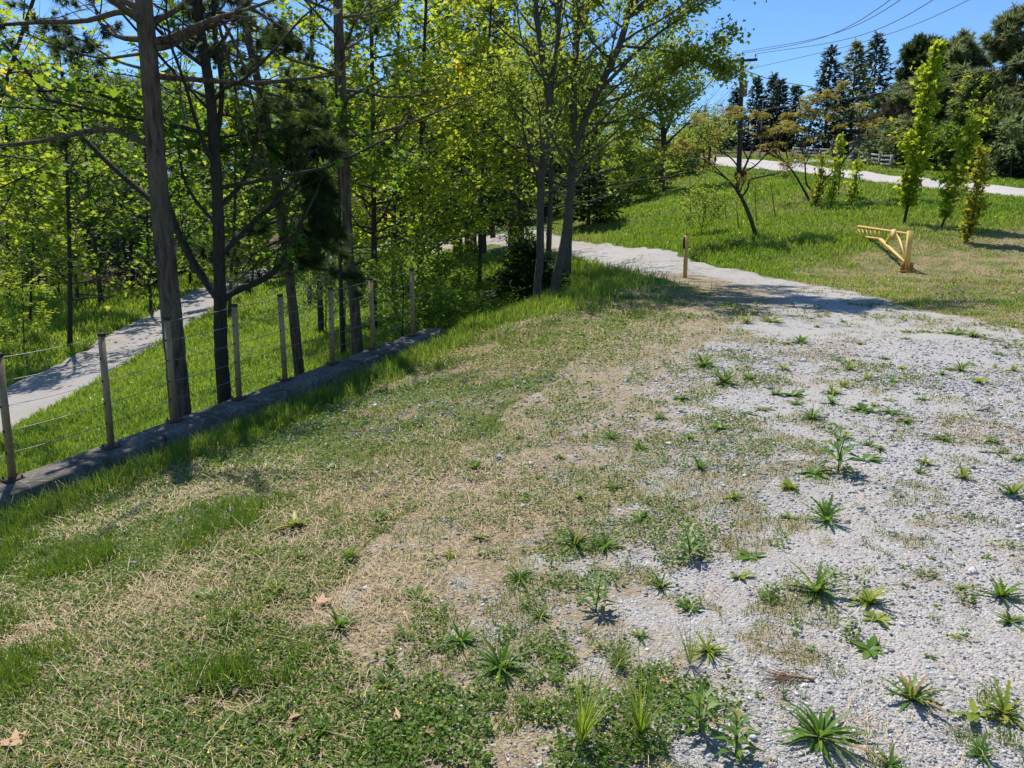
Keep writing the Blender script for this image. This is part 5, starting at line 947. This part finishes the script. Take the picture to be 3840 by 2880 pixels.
# --- hillside meadow
x, y = polar(rg, 640000, 9, 72, 40); s = sdb(x, y); ok, u, v = in_frame(x, y, 40); ok &= (s > 1.0) & ~inpoly(x, y, lot_poly) & ~inpoly(x, y, ur_poly) & (x > .05*y) & ~((u < 724) & (v > 268)); x, y, u, v = x[ok], y[ok], u[ok], v[ok]; n = len(x)
mown = mown_at(x, y)*np.clip(.35+1.3*fbm(x, y, 1.5, 3, 120), 0, 1); edge = smooth((12-np.abs(y-60))/6)*0
k = rg.uniform(0, 1, n) < 1-.62*mown; x, y, mown = x[k], y[k], mown[k]; n = len(x); d_ = np.hypot(x, y); lush = fbm(x, y, .35, 3, 121)
h = (rg.uniform(.05, .19, n)*(.4+.9*lush))*(1-.8*mown)+.02; rn = np.clip(rg.uniform(0, 1, n)*.80+mown*rg.uniform(-.1, .7, n)+(fbm(x, y, .3, 3, 122)-.5)*1.1+(fbm(x, y, 1.4, 2, 123)-.5)*.35, 0, 1); mb = MB(); blades(mb, rg, x, y, h, np.maximum(.010, d_*.00115), .5, rn); tag(mb.build('meadow_grass', M['grass']), 'tall bright grass covering the hillside', 'grass', kind='stuff')
# --- undergrowth on the shaded slope behind the crest
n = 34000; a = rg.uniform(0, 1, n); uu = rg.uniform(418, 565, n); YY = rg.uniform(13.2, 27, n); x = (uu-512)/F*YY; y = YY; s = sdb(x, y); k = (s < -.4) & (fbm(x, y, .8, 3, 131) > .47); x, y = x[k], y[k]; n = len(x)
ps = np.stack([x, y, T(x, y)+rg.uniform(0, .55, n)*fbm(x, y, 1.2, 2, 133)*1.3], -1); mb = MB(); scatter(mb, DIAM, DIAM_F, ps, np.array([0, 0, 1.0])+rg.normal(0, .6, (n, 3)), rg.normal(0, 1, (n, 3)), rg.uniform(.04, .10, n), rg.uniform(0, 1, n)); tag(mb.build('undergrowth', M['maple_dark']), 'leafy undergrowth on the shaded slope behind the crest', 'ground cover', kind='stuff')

# ------------------------------------------------------------------ single weeds
def weed_mesh(kind, seed):
    r = np.random.default_rng(seed); mb = MB()
    def leaf(L_, wd, az, el, curl, teeth=0, fold=.25):
        K = 13 if teeth else 6; t = np.linspace(0, 1, K); e = el-curl*t; st = np.concatenate([[0], np.cumsum(np.cos((e[1:]+e[:-1])/2))])*L_/(K-1); zt = np.concatenate([[0], np.cumsum(np.sin((e[1:]+e[:-1])/2))])*L_/(K-1)
        pr = np.sin(np.clip(t*.93+.07, 0, 1)*PI)**.75*wd
        if teeth: pr = wd*(.35+.65*np.sin(t*PI*.85+.3))*np.where(np.arange(K) % 2 == 0, .45, 1.1); pr[-1] = .001
        pr[0] = wd*.18; pr[-1] = .0008; ca, sa = math.cos(az), math.sin(az); c_ = np.stack([st*ca, st*sa, zt+.004], -1); sd = np.array([-sa, ca, 0])
        V = np.stack([c_-sd*pr[:, None]+np.array([0, 0, 1])*(pr*fold)[:, None], c_, c_+sd*pr[:, None]+np.array([0, 0, 1])*(pr*fold)[:, None]], 1).reshape(-1, 3)
        Fc = [[i*3+j, i*3+j+1, i*3+j+4, i*3+j+3] for i in range(K-1) for j in (0, 1)]; mb.add(V, Fc, float(np.clip(r.normal(.5, .25), 0, 1)))
    if kind == 'plantain':
        n = r.integers(50, 66)
        for k in range(n): leaf(r.uniform(.07, .19), r.uniform(.0042, .0068), k*2.4+r.normal(0, .3), r.uniform(.15, 1.3), r.uniform(.4, 1.5))
    elif kind == 'dandelion':
        for k in range(r.integers(28, 42)): leaf(r.uniform(.05, .17), r.uniform(.007, .0125), k*2.4+r.normal(0, .3), r.uniform(.25, 1.3), r.uniform(.3, 1.1), 1)
    elif kind == 'broad':
        for k in range(r.integers(12, 20)): leaf(r.uniform(.04, .11), r.uniform(.010, .018), k*2.4+r.normal(0, .3), r.uniform(.1, .8), r.uniform(.2, .9))
    elif kind == 'flat':
        for k in range(r.integers(10, 16)): leaf(r.uniform(.05, .10), r.uniform(.007, .012), k*2.4+r.normal(0, .3), r.uniform(.05, .5), r.uniform(.1, .5), r.integers(0, 2))
    elif kind == 'tuft':
        for k in range(r.integers(80, 110)): leaf(r.uniform(.04, .20), r.uniform(.0006, .0012), r.uniform(0, 2*PI), r.uniform(1.05, 1.54), r.uniform(.05, .9), 0, 0)
    elif kind == 'spread':
        for k in range(r.integers(22, 34)): leaf(r.uniform(.03, .11), r.uniform(.005, .010), k*2.4+r.normal(0, .5), r.uniform(.1, 1.1), r.uniform(.2, 1.2), r.integers(0, 2))
    elif kind == 'stem':
        mb.tube([(0, 0, 0), (.005, 0, .06), (.01, .01, .12)], [.003, .002, .001], 4)
        for k in range(26):
            z = .01+.11*k/26; q_ = MB(); L_ = .07*(1-.5*k/26); az = k*2.4; V = np.array([(0, 0, z), (math.cos(az-.25)*L_*.5, math.sin(az-.25)*L_*.5, z+.02), (math.cos(az)*L_, math.sin(az)*L_, z+.015), (math.cos(az+.25)*L_*.5, math.sin(az+.25)*L_*.5, z+.02)]); mb.add(V, [[0, 1, 2, 3]], float(r.uniform(0, 1)))
    elif kind == 'mat':
        for k in range(190):
            rr, az = abs(r.normal(0, .075)), r.uniform(0, 2*PI); q_ = r.uniform(.010, .018); a2 = r.uniform(0, 2*PI); c_ = np.array([rr*math.cos(az), rr*math.sin(az), .01+r.uniform(0, .035)*math.exp(-rr*8)]); d = np.array([math.cos(a2), math.sin(a2), r.normal(0, .3)])*q_; s_ = np.array([-math.sin(a2), math.cos(a2), r.normal(0, .3)])*q_*.5; mb.add([c_, c_+d*.5+s_, c_+d, c_+d*.5-s_], [[0, 1, 2, 3]], float(r.uniform(0, 1)))
    return mb
PROTO = {}
def weed(u, v, kind, wpx, label, cat, name, seed, mat='weed', group=None):
    p = G(u, v); dist = math.hypot(p[0], p[1], ); W0 = {'plantain': .30, 'dandelion': .26, 'broad': .17, 'flat': .15, 'tuft': .18, 'stem': .12, 'mat': .24, 'spread': .20}[kind]
    sc = wpx*math.hypot(dist, CZ-p[2])/F/W0; key = (kind, seed % 5, mat)
    if key not in PROTO:
        o = weed_mesh(kind, 1000+hash2(np.array(len(kind)), np.array(seed % 5), 3).item()*997//1).build(name, M[mat]) if False else weed_mesh(kind, 1000+len(kind)*31+seed % 5).build(name, M[mat]); PROTO[key] = o
    else:
        o = PROTO[key].copy(); COL.objects.link(o)
    o.name = name; o.location = (p[0], p[1], p[2]+.008); o.rotation_euler = (.16*math.sin(seed*2.3), .16*math.cos(seed*3.1), seed*1.7); o.scale = (sc, sc, sc*(.9 if kind != 'tuft' else 1)); 
    for kk in ('label', 'category', 'group'):
        if kk in o: del o[kk]
    return tag(o, label, cat, group)
big = [(818, 742, 'plantain', 92, 'largest narrow leaved plantain rosette on bare gravel', 'plantain'), (500, 672, 'plantain', 74, 'leafy plantain clump beside the flat pinkish stone', 'plantain'), (462, 645, 'plantain', 48, 'smaller plantain just behind the pinkish stone', 'plantain'),
  (818, 596, 'dandelion', 62, 'tallest toothed dandelion clump on the gravel', 'dandelion'), (868, 606, 'dandelion', 46, 'yellowish dandelion close beside the tallest dandelion clump', 'dandelion'), (826, 523, 'dandelion', 48, 'dandelion clump on its own above the tallest one', 'dandelion'),
  (876, 622, 'broad', 30, 'upright pale weed just below the yellowish dandelion', 'weed'), (912, 704, 'dandelion', 56, 'silvery spreading weed rosette low on the gravel', 'weed'), (975, 718, 'flat', 46, 'flat silvery rosette beside the brownish weed', 'weed'), (1003, 718, 'dandelion', 54, 'brownish green straggling weed by the flat silvery rosette', 'weed'),
  (870, 652, 'broad', 38, 'dark dock leaves lying next to a small clover mat', 'weed'), (810, 652, 'broad', 16, 'single upright toothed leaf casting a short shadow', 'weed'), (1012, 498, 'dandelion', 40, 'dandelion clump by itself on the open gravel edge', 'dandelion'), (962, 480, 'dandelion', 30, 'dandelion with a few yellowed leaves on open gravel', 'dandelion'),
  (838, 472, 'stem', 44, 'tall feathery weed beside the dark green clover patch', 'weed'), (868, 462, 'broad', 30, 'bright broad leaved weed near the feathery weed', 'weed'), (815, 476, 'broad', 34, 'low broad weed at the foot of the feathery weed', 'weed'),
  (340, 632, 'plantain', 54, 'dark plantain among the clover', 'plantain'), (385, 690, 'plantain', 40, 'plantain with long leaves half sunk in clover', 'plantain'), (230, 628, 'plantain', 48, 'plantain beside a dry straw heap', 'plantain'), (207, 598, 'broad', 36, 'clump of upright broad leaves in the shade by the straw', 'weed'), (276, 595, 'plantain', 44, 'pale plantain with leaves arching over bare soil', 'plantain'),
  (575, 548, 'dandelion', 50, 'bright dandelion clump in the middle of the patchy grass', 'dandelion'), (605, 550, 'plantain', 44, 'plantain touching the bright dandelion clump', 'plantain'), (520, 582, 'plantain', 46, 'silvery plantain on bare gravel between grass patches', 'plantain'), (708, 655, 'plantain', 46, 'plantain growing beside dry yellow grass', 'plantain'), (595, 615, 'stem', 40, 'small upright feathery weed on bare gravel', 'weed'), (690, 560, 'stem', 36, 'feathery seedling between two low weeds', 'weed'),
  (296, 528, 'broad', 40, 'bright pale green broad leaved clump in dry thatch', 'weed'), (330, 470, 'broad', 30, 'dark round leaved weed standing in the dry grass', 'weed'), (640, 742, 'tuft', 74, 'tall grass tuft by the bottom of the lot', 'grass tuft'), (580, 752, 'tuft', 90, 'bright upright grass tuft at the very bottom edge', 'grass tuft'), (618, 672, 'tuft', 48, 'thin grass tuft with dry base on the gravel', 'grass tuft'), (690, 668, 'tuft', 40, 'dry yellow grass tuft next to a plantain', 'grass tuft'), (735, 760, 'stem', 44, 'small leafy seedling near the largest plantain', 'weed'), (700, 735, 'stem', 46, 'feathery plant beside the tall grass tuft', 'weed')]
for k, (u, v, kd, wp, lab, cat) in enumerate(big):
    mt = 'weed_yel' if ('yellow' in lab or 'pale' in lab or 'brownish' in lab) else ('clover' if kd == 'mat' else ('grass_lot' if kd == 'tuft' and 'dry' in lab else 'grass' if kd == 'tuft' else 'weed'))
    weed(u, v, kd, wp, lab, cat, {'plantain': 'plantain', 'dandelion': 'dandelion', 'weed': 'broadleaf_weed', 'grass tuft': 'grass_tuft', 'clover': 'clover_mat'}[cat], k, mt)
SM = [(749, 380, 26), (724, 385, 40), (704, 368, 40), (727, 352, 26), (800, 344, 32), (772, 323, 26), (747, 324, 24), (835, 361, 16), (849, 371, 22), (783, 371, 24), (819, 318, 14), (827, 317, 16), (817, 328, 12), (843, 323, 16), (905, 333, 14), (925, 333, 14), (962, 334, 18), (972, 338, 22), (987, 340, 24), (955, 335, 26), (868, 381, 20), (893, 383, 22), (842, 388, 24), (832, 395, 30), (793, 397, 30), (776, 396, 28), (765, 411, 26), (797, 405, 22), (832, 405, 26), (862, 412, 36), (891, 414, 30), (873, 407, 20), (889, 402, 16), (902, 370, 14), (943, 376, 18), (961, 372, 22), (950, 371, 18), (980, 384, 24), (922, 401, 22), (905, 423, 26), (943, 441, 26), (846, 440, 30), (880, 452, 30), (869, 447, 22), (812, 420, 40), (926, 466, 30), (920, 475, 28), (993, 445, 24), (996, 455, 26), (1018, 462, 18), (906, 340, 14), (1000, 356, 18), (1014, 372, 20), (885, 360, 14), (860, 345, 14), (700, 470, 30), (735, 500, 34), (690, 440, 30), (680, 400, 26), (660, 420, 26), (640, 450, 30), (720, 430, 30), (745, 415, 24), (790, 490, 30), (790, 520, 26), (750, 560, 34), (740, 580, 30), (690, 610, 34), (660, 590, 34), (640, 520, 30), (615, 490, 34), (580, 500, 30), (560, 460, 28), (610, 440, 26), (530, 500, 28), (480, 540, 30), (450, 560, 34), (420, 600, 36), (540, 620, 34), (560, 660, 34), (640, 640, 34), (1000, 600, 46), (1010, 625, 40), (960, 590, 16), (930, 560, 14), (905, 570, 14), (940, 610, 14), (955, 640, 20), (985, 560, 14), (920, 520, 14), (980, 760, 36), (890, 770, 36), (930, 660, 14), (760, 700, 14), (725, 690, 16), (668, 710, 24), (475, 470, 28), (520, 440, 26), (430, 480, 30), (380, 520, 34), (350, 560, 34), (300, 560, 36), (255, 560, 36), (310, 600, 40), (250, 660, 44), (320, 740, 46), (370, 735, 40), (170, 700, 44), (120, 735, 44), (60, 690, 40), (430, 720, 36), (840, 620, 14), (788, 345, 20)]
rw = np.random.default_rng(404)
for k, (u, v, wp) in enumerate(SM):
    kd = ['flat', 'broad', 'dandelion', 'spread', 'flat', 'plantain', 'spread', 'spread'][int(rw.integers(0, 8))] if wp > 16 else ['flat', 'spread', 'broad'][int(rw.integers(0, 3))]
    weed(u, v, kd, wp*.92, 'small low weed rosette scattered over the gravel and patchy grass', 'weed', 'small_weed', k, 'weed_yel' if rw.uniform() < .22 else 'weed', 'small weeds scattered over the lot')
# ------------------------------------------------------------------ small finds on the ground
def lump(u, v, wpx, label, mat, seed, name='stone', flat=.45, cat='stone', lift=.0):
    p = G(u, v); d = math.hypot(np.hypot(p[0], p[1]), CZ-p[2]); r = np.random.default_rng(seed); s_ = wpx*d/F*.5; mb = MB(); tm = ICO*r.uniform(.8, 1.12, (12, 1))*np.array([1.1, .85, flat])*s_
    mb.add(tm+p+W(0, 0, s_*flat*.5+lift), ICF); o = mb.build(name, mat); 
    return tag(o, label, cat)
o = lump(439, 659, 15, 'flat pinkish stone lying on the gravel beside the plantain clump', M['pinkstone'], 3)
m_ = o.modifiers.new('round', 'SUBSURF'); m_.levels = 2; m_.render_levels = 2
for k, (u, v, wp, lab) in enumerate([(317, 611, 17, 'pale curled dead leaf on the clover'), (302, 744, 16, 'reddish dead leaf on bare soil near the bottom'), (403, 722, 16, 'brown curled dead leaf beside a low plantain'), (24, 752, 20, 'dry brown leaf in the straw at the corner'), (668, 692, 14, 'pale dead leaf next to the dry grass tuft'), (425, 740, 12, 'small brown dead leaf on the gravel near the bottom'), (300, 722, 12, 'brown dead leaf among clover and straw')]):
    p = G(u, v); d = math.hypot(np.hypot(p[0], p[1]), CZ-p[2]); s_ = wp*d/F; r = np.random.default_rng(500+k); mb = MB(); tm = MAPLE*np.array([1, 1, 1])*s_; tm[:, 2] += .35*np.abs(tm[:, 0])+.2*r.uniform(0, 1)*tm[:, 1]; a_ = r.uniform(0, 6.28); Rz = np.array([[math.cos(a_), -math.sin(a_), 0], [math.sin(a_), math.cos(a_), 0], [0, 0, 1]])
    mb.add(tm@Rz.T+p+W(0, 0, .03), MAPLE_F, r.uniform(0, 1)); tag(mb.build('dead_leaf', M['deadleaf']), lab, 'leaf')
p = G(790, 683); r = np.random.default_rng(8); mb = MB(); mb.tube([p+W(.08, -.01, .02), p+W(0, 0, .028), p+W(-.06, .03, .02)], [.006, .004, .002], 5)
for k in range(46):
    b = p+W(.05-.1*r.uniform(), r.normal(0, .006), .024); e = b+W(-.10*r.uniform(.5, 1), r.normal(0, .05), r.normal(0, .012)); mb.tube([b, e], [.0012, .0008], 3, False)
tag(mb.build('dead_pine_twig', M['twigdry']), 'reddish dead pine twig lying on the stones', 'twig')
print('COUNTS', N_LOT, N_ST, sum(len(o.data.polygons) for o in SC.objects if o.type == 'MESH'))
